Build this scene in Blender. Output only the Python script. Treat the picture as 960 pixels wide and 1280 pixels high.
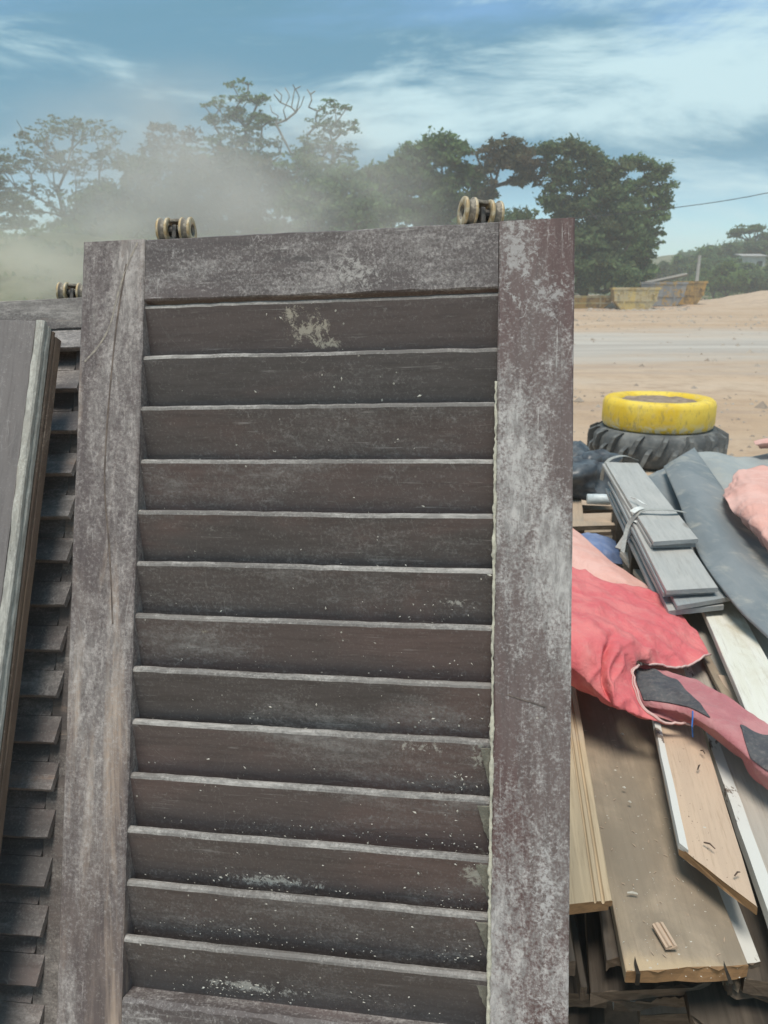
import bpy, bmesh, math, random
import numpy as np
from mathutils import Vector, Matrix, noise as mnoise
for o in list(bpy.data.objects): bpy.data.objects.remove(o)
sc = bpy.context.scene
R = math.radians
# ------------------------------------------------------------------ camera
PITCH = R(16.09); FPX = 970.0; EYE = Vector((0, 0, 1.55))
cd = bpy.data.cameras.new('camera'); cam = bpy.data.objects.new('camera', cd); sc.collection.objects.link(cam)
cd.sensor_fit = 'VERTICAL'; cd.sensor_height = 36; cd.lens = 36 * FPX / 1280
cd.clip_start = .02; cd.clip_end = 3000
cam.location = EYE; cam.rotation_euler = (math.pi / 2 - PITCH, 0, 0)
cd.dof.use_dof = True; cd.dof.focus_distance = 1.2; cd.dof.aperture_fstop = 11
sc.camera = cam
# ------------------------------------------------------------------ node helpers
def node(nt, t, ins=None, **props):
    n = nt.nodes.new('ShaderNode' + t)
    for k, v in props.items(): setattr(n, k, v)
    for k, v in (ins or {}).items():
        s = n.inputs[k]
        if isinstance(v, bpy.types.NodeSocket): nt.links.new(v, s)
        elif v is not None:
            if hasattr(s.default_value, '__len__') and len(s.default_value) == 4 and len(v) == 3: v = (*v, 1)
            s.default_value = v
    return n
def mix(nt, f, a, b, blend='MIX'):
    return node(nt, 'Mix', {0: f, 6: a, 7: b}, data_type='RGBA', blend_type=blend).outputs[2]
def mth(nt, op, a, b=0.0, c=None, clamp=False):
    d = {0: a, 1: b}
    if c is not None: d[2] = c
    return node(nt, 'Math', d, operation=op, use_clamp=clamp).outputs[0]
def sst(nt, x, lo, hi, a=0.0, b=1.0):
    return node(nt, 'MapRange', {0: x, 1: lo, 2: hi, 3: a, 4: b}, interpolation_type='SMOOTHSTEP').outputs[0]
def noi(nt, vec, scale, detail=4, rough=.55, dist=0.0):
    return node(nt, 'TexNoise', {'Vector': vec, 'Scale': scale, 'Detail': detail, 'Roughness': rough, 'Distortion': dist}).outputs[0]
def mapp(nt, vec, loc=(0, 0, 0), scale=(1, 1, 1), rot=(0, 0, 0)):
    return node(nt, 'Mapping', {'Vector': vec, 'Location': loc, 'Rotation': rot, 'Scale': scale}).outputs[0]
def newmat(name):
    m = bpy.data.materials.new(name); m.use_nodes = True
    nt = m.node_tree; nt.nodes.clear()
    return m, nt, node(nt, 'OutputMaterial')
def finish(nt, out, col, rough=.8, bump=None, bs=.2, bd=.002, spec=.3, metal=0.0):
    ins = {'Base Color': col, 'Roughness': rough, 'Specular IOR Level': spec, 'Metallic': metal}
    if bump is not None:
        ins['Normal'] = node(nt, 'Bump', {'Height': bump, 'Strength': bs, 'Distance': bd}).outputs[0]
    p = node(nt, 'BsdfPrincipled', ins)
    nt.links.new(p.outputs[0], out.inputs[0]); return p
# ------------------------------------------------------------------ sky, sun, exposure
SUN_EL, SUN_AZ = R(75), R(200)          # azimuth clockwise from +Y: high behind the camera
w = bpy.data.worlds.new('World'); sc.world = w; w.use_nodes = True
nt = w.node_tree; nt.nodes.clear()
sky = node(nt, 'TexSky', sky_type='NISHITA', sun_disc=False, sun_elevation=SUN_EL, sun_rotation=SUN_AZ, altitude=100, air_density=1.0, dust_density=.6, ozone_density=1.5)
dirv = node(nt, 'TexCoord').outputs['Generated']
sep = node(nt, 'SeparateXYZ', {0: dirv})
cs = mapp(nt, dirv, loc=(2.9, 3.4, 1.2), scale=(1.5, 1.5, 6.0), rot=(0, R(4), 0))
c1 = noi(nt, cs, 1.0, 14, .65, .55)                                        # broad cloud sheets
c2 = noi(nt, mapp(nt, dirv, loc=(4.7, 2.2, 1.1), scale=(2.6, 2.6, 9.0), rot=(0, R(6), 0)), 1.5, 12, .64, .7)
X_, Z_ = sep.outputs[0], sep.outputs[2]
zb_ = mth(nt, 'DIVIDE', mth(nt, 'SUBTRACT', Z_, mth(nt, 'ADD', .178, mth(nt, 'MULTIPLY', X_, .06))), .036)
belt = mth(nt, 'EXPONENT', mth(nt, 'MULTIPLY', mth(nt, 'MULTIPLY', zb_, zb_), -1.0))                  # long bright belt of cloud
cover = mth(nt, 'ADD', mth(nt, 'MULTIPLY', c1, .62), mth(nt, 'MULTIPLY', c2, .38))
lit = sst(nt, mth(nt, 'ADD', cover, mth(nt, 'SUBTRACT', mth(nt, 'MULTIPLY', belt, mth(nt, 'ADD', .075, mth(nt, 'MULTIPLY', mth(nt, 'MAXIMUM', X_, -.2), .14))), .0)), .475, .63)
thick = sst(nt, noi(nt, mapp(nt, dirv, loc=(7.3, 2.1, 1), scale=(1.1, 1.1, 5.0), rot=(0, R(4), 0)), 1.0, 10, .58, .5), .33, .55)
skyc = mix(nt, 1.0, sky.outputs[0], (.58, .80, .85), 'MULTIPLY')
base_c = mix(nt, mth(nt, 'MULTIPLY', mth(nt, 'MULTIPLY', thick, .9), sst(nt, Z_, .05, .16)), skyc, (.58, 1.55, 2.2))      # blue-grey cloud bases over the clear sky
final = mix(nt, mth(nt, 'MULTIPLY', lit, .92), base_c, (3.25, 4.45, 4.75))
bg = node(nt, 'Background', {'Color': final, 'Strength': .1})
nt.links.new(bg.outputs[0], node(nt, 'OutputWorld').inputs[0])
sd = bpy.data.lights.new('sun', 'SUN'); sun = bpy.data.objects.new('sun', sd); sc.collection.objects.link(sun)
sd.energy = 1.9; sd.angle = R(24); sd.color = (1, .93, .83)
sv = Vector((math.sin(SUN_AZ) * math.cos(SUN_EL), math.cos(SUN_AZ) * math.cos(SUN_EL), math.sin(SUN_EL)))
sun.rotation_euler = sv.to_track_quat('Z', 'Y').to_euler(); sun.location = (0, 0, 60)
vs = sc.view_settings; vs.view_transform = 'Standard'; vs.look = 'None'; vs.exposure = .98; vs.gamma = 1; vs.use_curve_mapping = False
sc.cycles.use_denoising = True; sc.cycles.max_bounces = 6; sc.cycles.volume_bounces = 1; sc.cycles.transparent_max_bounces = 8
# ------------------------------------------------------------------ geometry helpers
def ray(px, py):
    x = (px - 480) / FPX; d = (py - 640) / FPX; s, c = math.sin(PITCH), math.cos(PITCH)
    return Vector((x, c - d * s, -s - d * c))
def at_z(px, py, z): r = ray(px, py); return EYE + r * ((z - EYE.z) / r.z)
def at_y(px, py, Y): r = ray(px, py); return EYE + r * (Y / r.y)
def at_d(px, py, d): return EYE + ray(px, py) * d
def link(name, me, mat=None, parent=None, smooth=False):
    o = bpy.data.objects.new(name, me); sc.collection.objects.link(o)
    if mat is not None and not me.materials:
        for m in (mat if isinstance(mat, (list, tuple)) else [mat]): me.materials.append(m)
    if parent is not None: o.parent = parent
    if smooth: me.polygons.foreach_set('use_smooth', [True] * len(me.polygons))
    return o
def tag(o, label=None, cat=None, group=None, kind=None):
    for k, v in (('label', label), ('category', cat), ('group', group), ('kind', kind)):
        if v: o[k] = v
    return o
def empty(name, M):
    o = bpy.data.objects.new(name, None); sc.collection.objects.link(o); o.empty_display_size = .1
    o.matrix_world = M if isinstance(M, Matrix) else Matrix.Translation(M); return o
class MB:
    def __init__(s): s.v = []; s.f = []; s.mi = []
    def add(s, vs, fs, mi=0):
        b = len(s.v); s.v += [tuple(v) for v in vs]; s.f += [tuple(i + b for i in f) for f in fs]; s.mi += [mi] * len(fs)
    def box(s, x0, x1, y0, y1, z0, z1, b=0.0, mi=0):
        if b <= 0:
            s.add([(x, y, z) for x in (x0, x1) for y in (y0, y1) for z in (z0, z1)],
                  [(0, 1, 3, 2), (4, 6, 7, 5), (0, 4, 5, 1), (2, 3, 7, 6), (0, 2, 6, 4), (1, 5, 7, 3)], mi); return
        bm = bmesh.new(); bmesh.ops.create_cube(bm, size=1)
        for v in bm.verts: v.co = Vector(((x0 + x1) / 2 + v.co.x * (x1 - x0), (y0 + y1) / 2 + v.co.y * (y1 - y0), (z0 + z1) / 2 + v.co.z * (z1 - z0)))
        bmesh.ops.bevel(bm, geom=bm.edges[:], offset=b, segments=2, profile=.6, affect='EDGES')
        s.addbm(bm, mi)
    def addbm(s, bm, mi=0):
        bm.verts.index_update(); s.add([v.co[:] for v in bm.verts], [[v.index for v in f.verts] for f in bm.faces], mi); bm.free()
    def tube(s, pts, rad, n=6, mi=0, caps=True):
        pts = [Vector(p) for p in pts]; rad = rad if isinstance(rad, (list, tuple)) else [rad] * len(pts)
        rings = []; up = None
        for i, p in enumerate(pts):
            t = (pts[min(i + 1, len(pts) - 1)] - pts[max(i - 1, 0)])
            t = t.normalized() if t.length > 1e-9 else Vector((0, 0, 1))
            if up is None: up = Vector((0, 0, 1)) if abs(t.z) < .9 else Vector((1, 0, 0))
            a = t.cross(up).normalized() if t.cross(up).length > 1e-6 else t.orthogonal().normalized(); b = t.cross(a); up = a.cross(t)
            rings += [p + (a * math.cos(k * 2 * math.pi / n) + b * math.sin(k * 2 * math.pi / n)) * rad[i] for k in range(n)]
        fs = [(i * n + k, i * n + (k + 1) % n, (i + 1) * n + (k + 1) % n, (i + 1) * n + k) for i in range(len(pts) - 1) for k in range(n)]
        if caps: fs += [tuple(range(n))[::-1], tuple(range((len(pts) - 1) * n, len(pts) * n))]
        s.add(rings, fs, mi)
    def lathe(s, prof, n=24, axis='x', mi=0):      # prof: closed list of (along, radius)
        m = len(prof); vs = []
        for k in range(n):
            a = 2 * math.pi * k / n
            for (h, r) in prof:
                q = (h, r * math.cos(a), r * math.sin(a))
                vs.append(q if axis == 'x' else (q[1], q[2], q[0]))
        s.add(vs, [(k * m + j, k * m + (j + 1) % m, ((k + 1) % n) * m + (j + 1) % m, ((k + 1) % n) * m + j) for k in range(n) for j in range(m)], mi)
    def mesh(s, name):
        me = bpy.data.meshes.new(name); me.from_pydata(s.v, [], s.f); me.update()
        if any(s.mi): me.polygons.foreach_set('material_index', s.mi)
        bm = bmesh.new(); bm.from_mesh(me); bmesh.ops.recalc_face_normals(bm, faces=bm.faces); bm.to_mesh(me); bm.free()
        return me
    def build(s, name, mat, parent=None, smooth=False):
        return link(name, s.mesh(name), mat, parent, smooth)
def basis(x, y, z, o):
    M = Matrix.Identity(4)
    for i, v in enumerate((x, y, z, o)):
        for j in range(3): M[j][i] = v[j]
    return M
rnd = random.Random(7)
# ------------------------------------------------------------------ materials
def old_paint(name, base, alt, dust, lo, hi, axis='x', alo=.5, ahi=.62, worn=None, wlo=.6, whi=.68, rough=.7, specks=.0, off=0.0, crackle=.5, splat=None, grain=30, rnd_off=False, tint=0.0, streak=.5):
    m, nt, out = newmat(name)
    oc = node(nt, 'TexCoord').outputs['Object']
    if rnd_off:
        oc = node(nt, 'VectorMath', {0: oc, 1: node(nt, 'CombineXYZ', {0: mth(nt, 'MULTIPLY', node(nt, 'ObjectInfo').outputs['Random'], 17.3), 1: 0.0, 2: mth(nt, 'MULTIPLY', node(nt, 'ObjectInfo').outputs['Random'], 9.1)}).outputs[0]}, operation='ADD').outputs[0]
    v = mapp(nt, oc, loc=(off, off * .7, off * 1.3))
    k = {'x': (.1, 1, 1), 'y': (1, .1, 1), 'z': (1, 1, .1)}[axis]
    k2 = {'x': (.35, 1, 1), 'y': (1, .35, 1), 'z': (1, 1, .35)}[axis]
    vg = mapp(nt, v, scale=k); vp = mapp(nt, v, scale=k2)
    big = noi(nt, vp, 7, 9, .62, .6)
    gr = noi(nt, vg, grain * 4, 5, .65, .3)
    fine = noi(nt, v, 260, 3, .7)
    med = noi(nt, mapp(nt, vp, loc=(4, 2, 9)), 34, 6, .68, .8)
    c = mix(nt, sst(nt, noi(nt, mapp(nt, vp, loc=(2, 7, 3)), 5, 6, .6, .5), alo, ahi), base, alt)
    if tint > 0: c = mix(nt, mth(nt, 'MULTIPLY', sst(nt, node(nt, 'ObjectInfo').outputs['Random'], .3, .8), tint), c, alt)
    c = mix(nt, mth(nt, 'MULTIPLY', sst(nt, gr, .42, .7), .45), c, mix(nt, 1.0, c, (.5, .5, .5), 'MULTIPLY'))
    mid = noi(nt, mapp(nt, v, loc=(1, 5, 2)), 120, 5, .75, .5)
    dm = mth(nt, 'ADD', big, mth(nt, 'ADD', mth(nt, 'MULTIPLY', mth(nt, 'SUBTRACT', med, .5), .30), mth(nt, 'ADD', mth(nt, 'MULTIPLY', mth(nt, 'SUBTRACT', fine, .5), .42), mth(nt, 'MULTIPLY', mth(nt, 'SUBTRACT', mid, .5), crackle * .42))))
    dmask = sst(nt, dm, lo, hi)
    dust0 = dust; dust = mix(nt, sst(nt, noi(nt, mapp(nt, v, loc=(8, 8, 1), scale=k2), 90, 6, .75, .4), .36, .66), tuple(q * .62 for q in dust0), tuple(min(.8, q * 1.22) for q in dust0))
    if worn is not None:
        c = mix(nt, sst(nt, noi(nt, mapp(nt, vg, loc=(9, 1, 5)), 16, 6, .65, .5), wlo, whi), c, worn)
    c = mix(nt, mth(nt, 'MULTIPLY', dmask, .85), c, dust)
    c = mix(nt, mth(nt, 'MULTIPLY', sst(nt, fine, .5, .75), .3), c, dust)
    k3 = tuple(.035 if q == .1 else 1 for q in k)
    stk = mth(nt, 'MULTIPLY', sst(nt, noi(nt, mapp(nt, v, scale=k3, loc=(5, 5, 5)), 330, 3, .6, .6), .60, .70), sst(nt, med, .48, .62))
    c = mix(nt, mth(nt, 'MULTIPLY', stk, streak), c, tuple(min(.8, q * 1.25) for q in dust0))
    if specks > 0:
        vo = node(nt, 'TexVoronoi', {'Vector': v, 'Scale': 55.0, 'Randomness': 1.0}).outputs['Distance']
        sp = mth(nt, 'MULTIPLY', sst(nt, mth(nt, 'ADD', vo, mth(nt, 'MULTIPLY', fine, .22)), .17, .2, 1.0, 0.0), sst(nt, noi(nt, v, 9, 3), .5, .62))
        c = mix(nt, mth(nt, 'MULTIPLY', sp, specks), c, (.5, .48, .42))
    sc2 = sst(nt, mth(nt, 'ABSOLUTE', mth(nt, 'SUBTRACT', noi(nt, mapp(nt, v, scale=(1, 1, .25), rot=(0, R(24), 0)), 13, 2, .4, 1.3), .5)), .0, .0045, 1.0, 0.0)
    sc2 = mth(nt, 'MULTIPLY', sc2, sst(nt, noi(nt, mapp(nt, v, loc=(3, 3, 8)), 6, 2), .55, .62))
    c = mix(nt, mth(nt, 'MULTIPLY', sc2, .45), c, dust)
    for (sx, sz, rx, rz, th, col) in (splat or []):
        sx_ = node(nt, 'SeparateXYZ', {0: oc})
        dx = mth(nt, 'DIVIDE', mth(nt, 'SUBTRACT', sx_.outputs[0], sx), rx); dz = mth(nt, 'DIVIDE', mth(nt, 'SUBTRACT', sx_.outputs[2], sz), rz)
        d = mth(nt, 'SQRT', mth(nt, 'ADD', mth(nt, 'MULTIPLY', dx, dx), mth(nt, 'MULTIPLY', dz, dz)))
        s_ = mth(nt, 'SUBTRACT', mth(nt, 'ADD', mth(nt, 'MULTIPLY', noi(nt, oc, 75, 7, .75, 1.0), .6), mth(nt, 'MULTIPLY', mid, .4)), mth(nt, 'MULTIPLY', d, .13))
        c = mix(nt, mth(nt, 'MULTIPLY', sst(nt, s_, th, th + .09), .8), c, col)
    h = mth(nt, 'ADD', mth(nt, 'MULTIPLY', gr, .5), mth(nt, 'ADD', mth(nt, 'MULTIPLY', dmask, .5), mth(nt, 'MULTIPLY', fine, .4)))
    finish(nt, out, c, mth(nt, 'ADD', rough - .12, mth(nt, 'MULTIPLY', dmask, .25)), h, .35, .0012, .35)
    return m
def plain(name, c1, c2, scale=8, rough=.8, bs=.15, stretch=(1, 1, 1), lo=.4, hi=.62, bd=.004, spec=.3, fine=60, metal=0.0):
    m, nt, out = newmat(name)
    v = mapp(nt, node(nt, 'TexCoord').outputs['Object'], scale=stretch)
    a = noi(nt, v, scale, 7, .6, .3); b = noi(nt, v, fine, 4, .65)
    c = mix(nt, sst(nt, a, lo, hi), c1, c2)
    c = mix(nt, mth(nt, 'MULTIPLY', sst(nt, b, .45, .75), .35), c, mix(nt, 1.0, c, (.55, .55, .55), 'MULTIPLY'))
    finish(nt, out, c, rough, mth(nt, 'ADD', a, mth(nt, 'MULTIPLY', b, .5)), bs, bd, spec, metal)
    return m
def rawwood(name, c1, c2, dirt, dlo=.5, dhi=.65, grain=(1, .05, 1), rough=.8, paint=None, plo=.5, phi=.53, fresh=None):
    m, nt, out = newmat(name)
    ri = node(nt, 'ObjectInfo').outputs['Random']
    oc = node(nt, 'VectorMath', {0: node(nt, 'TexCoord').outputs['Object'], 1: node(nt, 'CombineXYZ', {0: mth(nt, 'MULTIPLY', ri, 13.7), 1: mth(nt, 'MULTIPLY', ri, 31.0), 2: 0.0}).outputs[0]}, operation='ADD').outputs[0]
    vg = mapp(nt, oc, scale=grain)
    g = noi(nt, vg, 55, 7, .62, .8); g2 = noi(nt, vg, 190, 4, .7)
    c = mix(nt, sst(nt, g, .36, .64), c1, c2)
    c = mix(nt, mth(nt, 'MULTIPLY', sst(nt, g2, .5, .72), .4), c, mix(nt, 1.0, c, (.55, .5, .45), 'MULTIPLY'))
    if paint is not None:
        c = mix(nt, sst(nt, noi(nt, mapp(nt, oc, scale=(1, .35, 1)), 14, 8, .68, .5), plo, phi), c, paint)
    d = noi(nt, mapp(nt, oc, scale=(1, .5, 1)), 6, 8, .66, .4)
    c = mix(nt, mth(nt, 'MULTIPLY', sst(nt, d, dlo, dhi), .8), c, dirt)
    if fresh is not None:      # newly sawn wood still clean next to the near end
        yy = mth(nt, 'ADD', node(nt, 'SeparateXYZ', {0: node(nt, 'TexCoord').outputs['Object']}).outputs[1], mth(nt, 'MULTIPLY', mth(nt, 'SUBTRACT', d, .5), .12))
        c = mix(nt, sst(nt, yy, .008, .05, .85, 0.0), c, fresh)
    kn = node(nt, 'TexVoronoi', {'Vector': mapp(nt, oc, scale=(1, .45, .2)), 'Scale': 3.3}).outputs['Distance']
    c = mix(nt, mth(nt, 'MULTIPLY', sst(nt, mth(nt, 'ADD', kn, mth(nt, 'MULTIPLY', g, .06)), .07, .11, 1.0, 0.0), .55), c, mix(nt, 1.0, c, (.4, .33, .27), 'MULTIPLY'))
    vo = node(nt, 'TexVoronoi', {'Vector': oc, 'Scale': 32.0}).outputs['Distance']
    c = mix(nt, mth(nt, 'MULTIPLY', sst(nt, mth(nt, 'ADD', vo, mth(nt, 'MULTIPLY', g2, .25)), .17, .2, 1.0, 0.0), sst(nt, noi(nt, oc, 7, 2), .53, .6)), c, (.5, .47, .4))
    finish(nt, out, c, rough, mth(nt, 'ADD', g, g2), .3, .0015, .25)
    return m
M = {}
M['stile_l'] = old_paint('paint_stile_grey', (.115, .092, .09), (.16, .126, .115), (.39, .355, .335), .38, .74, 'z', specks=.5, worn=(.41, .315, .25), wlo=.51, whi=.68, off=1.3, crackle=1.0, streak=.6)
M['stile_r'] = old_paint('paint_stile_red', (.118, .074, .07), (.145, .112, .106), (.44, .42, .405), .42, .66, 'z', specks=.6, off=4.9, crackle=.9, streak=.7, splat=[(.625, 1.66, .035, .06, .40, (.36, .345, .335)), (.66, 1.60, .05, .05, .43, (.36, .345, .335)), (.67, .83, .02, .09, .42, (.45, .43, .42)), (.67, .62, .022, .10, .40, (.45, .43, .42))])
M['rail'] = old_paint('paint_rail', (.095, .079, .077), (.135, .109, .105), (.39, .365, .35), .43, .76, 'x', specks=.4, off=2.0, crackle=1.0, streak=.6, splat=[(.41, 1.640, .05, .04, .42, (.36, .34, .32)), (.33, 1.662, .04, .005, .36, (.07, .062, .06))])
M['slat'] = old_paint('paint_slat', (.088, .077, .075), (.128, .093, .087), (.25, .235, .225), .46, .84, 'x', specks=.8, off=.4, alo=.48, ahi=.62, rough=.46, crackle=1.0, tint=.45, streak=.5,
                      splat=[(.338, 1.566, .034, .024, .40, (.44, .40, .33)), (.315, 1.585, .012, .012, .38, (.44, .40, .33)), (.36, 1.548, .02, .008, .38, (.44, .40, .33)), (.20, 1.14, .01, .004, .4, (.3, .27, .22)), (.30, .80, .08, .010, .40, (.5, .48, .44)), (.27, .655, .07, .010, .40, (.5, .48, .44)), (.25, .585, .06, .012, .40, (.5, .48, .44)), (.585, .84, .02, .02, .38, (.4, .39, .34)), (.59, .99, .02, .02, .40, (.4, .39, .34)), (.50, 1.00, .05, .008, .42, (.45, .43, .39)), (.55, 1.19, .03, .006, .42, (.45, .43, .39))])
M['edge'] = old_paint('paint_worn_edge', (.15, .137, .128), (.2, .182, .168), (.36, .34, .318), .38, .66, 'x', off=6.1, specks=.5, crackle=1.0)
M['rear'] = old_paint('paint_rear', (.13, .112, .105), (.17, .14, .128), (.3, .272, .25), .46, .68, 'x', off=3.7, worn=(.4, .29, .22), wlo=.56, whi=.68)
M['rear_slat'] = old_paint('paint_rear_slat', (.15, .134, .128), (.2, .16, .148), (.34, .31, .29), .42, .70, 'x', off=8.7, worn=(.34, .24, .185), wlo=.58, whi=.7, rough=.42)
M['panel'] = old_paint('paint_panel', (.17, .152, .147), (.2, .175, .167), (.29, .27, .26), .5, .70, 'z', off=5.5, worn=(.07, .055, .05), wlo=.72, whi=.76)
M['panel_edge'] = old_paint('bare_edge', (.36, .34, .3), (.24, .19, .14), (.45, .44, .4), .45, .58, 'z', off=7.5, worn=(.07, .055, .04), wlo=.6, whi=.64)
M['panel_side'] = old_paint('panel_side', (.14, .095, .07), (.21, .145, .1), (.28, .22, .175), .55, .7, 'z', off=9.5, worn=(.3, .21, .14), wlo=.62, whi=.72)
M['filler'] = plain('dry_filler', (.42, .4, .33), (.55, .52, .42), 60, .9, .4, fine=300)
M['scratch'] = plain('pale_scratch', (.25, .222, .2), (.36, .32, .265), 90, .9, .2, fine=300)
M['groove'] = plain('dark_groove', (.1, .08, .07), (.17, .135, .115), 60, .9, .2, fine=300)
M['brass'] = plain('dusty_brass', (.42, .31, .17), (.55, .47, .34), 90, .55, .3, fine=400, bd=.001, metal=.15)
M['wheelgrey'] = plain('dusty_wheel', (.16, .14, .115), (.33, .29, .235), 110, .7, .4, fine=500, bd=.001)
M['iron'] = plain('dark_iron', (.03, .03, .03), (.1, .09, .08), 120, .6, .3, fine=500, bd=.001)
# ------------------------------------------------------------------ ground, road, hills
def noise2(x, y, s, seed=0.0): return mnoise.fractal(Vector((x * s, y * s, seed)), 1.0, 2.0, 4)
def dirt_nodes(nt, oc):
    a = noi(nt, mapp(nt, oc, scale=(.35, 1, 1)), .22, 8, .62, .4); b = noi(nt, oc, 1.7, 8, .7); c3 = noi(nt, oc, 22, 5, .7)
    c = mix(nt, sst(nt, a, .4, .6), (.43, .305, .205), (.49, .375, .275))
    c = mix(nt, mth(nt, 'MULTIPLY', sst(nt, b, .42, .68), .65), c, (.33, .235, .165))
    rut = noi(nt, mapp(nt, oc, scale=(.05, 1, 1), rot=(0, 0, R(5))), 1.3, 5, .6, .4)
    c = mix(nt, mth(nt, 'MULTIPLY', sst(nt, rut, .52, .64), .55), c, (.36, .265, .2))
    c = mix(nt, mth(nt, 'MULTIPLY', sst(nt, c3, .5, .72), .4), c, (.56, .45, .35))
    return c, mth(nt, 'ADD', mth(nt, 'ADD', b, rut), mth(nt, 'MULTIPLY', c3, .3))
def ground_mat():
    m, nt, out = newmat('dry_dirt'); oc = node(nt, 'TexCoord').outputs['Object']
    c, h = dirt_nodes(nt, oc); finish(nt, out, c, .95, h, .6, .05, .1); return m
def road_mat():
    m, nt, out = newmat('dusty_asphalt'); oc = node(nt, 'TexCoord').outputs['Object']
    a = noi(nt, mapp(nt, oc, scale=(.12, 1, 1)), .55, 8, .62, .5); b = noi(nt, oc, 14, 5, .7)
    c = mix(nt, sst(nt, a, .38, .62), (.37, .33, .29), (.46, .42, .37))
    c = mix(nt, mth(nt, 'MULTIPLY', sst(nt, b, .5, .7), .3), c, (.22, .2, .18))
    d, h = dirt_nodes(nt, oc); s = node(nt, 'SeparateXYZ', {0: oc})
    u = mth(nt, 'DIVIDE', mth(nt, 'ABSOLUTE', mth(nt, 'SUBTRACT', s.outputs[1], mth(nt, 'ADD', 22.0, mth(nt, 'MULTIPLY', s.outputs[0], .075)))), 9.6)
    k = mth(nt, 'ADD', u, mth(nt, 'MULTIPLY', mth(nt, 'SUBTRACT', noi(nt, mapp(nt, oc, scale=(.3, .8, 1), loc=(3, 5, 0)), .5, 8, .65, .5), .5), 1.5))
    c = mix(nt, sst(nt, k, .1, 1.05), c, d)
    finish(nt, out, c, .92, mth(nt, 'ADD', mth(nt, 'MULTIPLY', b, .4), h), .4, .03, .15); return m
M['ground'] = ground_mat(); M['road'] = road_mat()
def ground_z(x, y):
    d = math.hypot(x, y)
    h = .05 * noise2(x, y, .16, 3.1) * min(1, max(0, (d - 2.2) / 3))
    t = min(1, max(0, (y - 45) / 35)); t = t * t * (3 - 2 * t)
    return h + t * (.5 * noise2(x, y, .05, 8.0) + .25) * (1 if y < 300 else .6)
xs = [-420, -300, -220, -160, -120, -95, -75, -60, -50, -42, -35, -30, -26, -22, -19, -16.5, -14, -12] + [i * .75 - 10.5 for i in range(36)] + [17, 18.5, 20, 22, 24, 26, 28, 31, 34, 38, 42, 47, 53, 60, 70, 82, 96, 120, 160, 220, 300, 420]
ys = [-60, -30, -15, -8, -4] + [i * .6 - 2 for i in range(22)] + [12.2 + i * 1.1 for i in range(22)] + [37, 39, 41, 44, 47, 50, 53, 56, 60, 64, 68, 72, 77, 82, 90, 100, 115, 135, 165, 210, 280, 420]
mb = MB(); mb.add([(x, y, ground_z(x, y)) for y in ys for x in xs], [(j * len(xs) + i, j * len(xs) + i + 1, (j + 1) * len(xs) + i + 1, (j + 1) * len(xs) + i) for j in range(len(ys) - 1) for i in range(len(xs) - 1)])
g = mb.build('ground', M['ground'], smooth=True); tag(g, kind='structure')
# road: a dusty grey strip crossing 15 to 29 m away
mb = MB(); rx = [i * 2.0 - 60 for i in range(76)]; nv = 15
for x in rx:
    y0 = 11.2 + .05 * x + 1.1 * noise2(x, 0, .21, 1.0); y1 = 33.5 + .1 * x + 1.6 * noise2(x, 5, .17, 2.0)
    for k in range(nv):
        y = y0 + (y1 - y0) * k / (nv - 1); mb.v.append((x, y, max(ground_z(x, y), ground_z(x, y - .6), ground_z(x, y + .6), ground_z(x + 1, y), ground_z(x - 1, y)) + (.02 if 0 < k < nv - 1 else -.03)))
mb.f = [(i * nv + k, i * nv + k + 1, (i + 1) * nv + k + 1, (i + 1) * nv + k) for i in range(len(rx) - 1) for k in range(nv - 1)]; mb.mi = [0] * len(mb.f)
tag(mb.build('road', M['road'], smooth=True), kind='structure')
mh, nt, out = newmat('scrub_slope')
oc = node(nt, 'TexCoord').outputs['Object']; a = noi(nt, oc, .35, 7, .65); b = noi(nt, oc, 3.5, 5, .7)
c = mix(nt, sst(nt, a, .42, .58), (.13, .14, .075), (.22, .205, .13)); c = mix(nt, mth(nt, 'MULTIPLY', sst(nt, b, .45, .7), .5), c, (.055, .075, .03))
finish(nt, out, c, .95, b, .8, .2, .1); M['slope'] = mh
def hill(name, fn, x0, x1, y0, y1, nx, ny):
    mb = MB()
    for j in range(ny + 1):
        for i in range(nx + 1):
            x = x0 + (x1 - x0) * i / nx; y = y0 + (y1 - y0) * j / ny; mb.v.append((x, y, fn(x, y)))
    mb.f = [(j * (nx + 1) + i, j * (nx + 1) + i + 1, (j + 1) * (nx + 1) + i + 1, (j + 1) * (nx + 1) + i) for j in range(ny) for i in range(nx)]; mb.mi = [0] * len(mb.f)
    return tag(mb.build(name, M['slope'], smooth=True), kind='structure')
def ssp(t): t = min(1, max(0, t)); return t * t * (3 - 2 * t)
def bank_z(x, y):       # bank behind the left of the yard
    return -.6 + (5.0 + .8 * noise2(x, y, .12, 4)) * ssp((y - 40) / 10) * ssp((-x + -8 + 10) / 12) + .3 * noise2(x, y, .5, 7)
hill('bank', bank_z, -110, 6, 38, 120, 70, 44)
def hill_z(x, y):       # wooded rise far to the right
    return -1.2 + 10.5 * ssp((x - 30) / 42) * ssp((y - 78) / 40) + .6 * noise2(x, y, .12, 9)
hill('hillside', hill_z, 26, 230, 74, 260, 60, 44)

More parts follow.
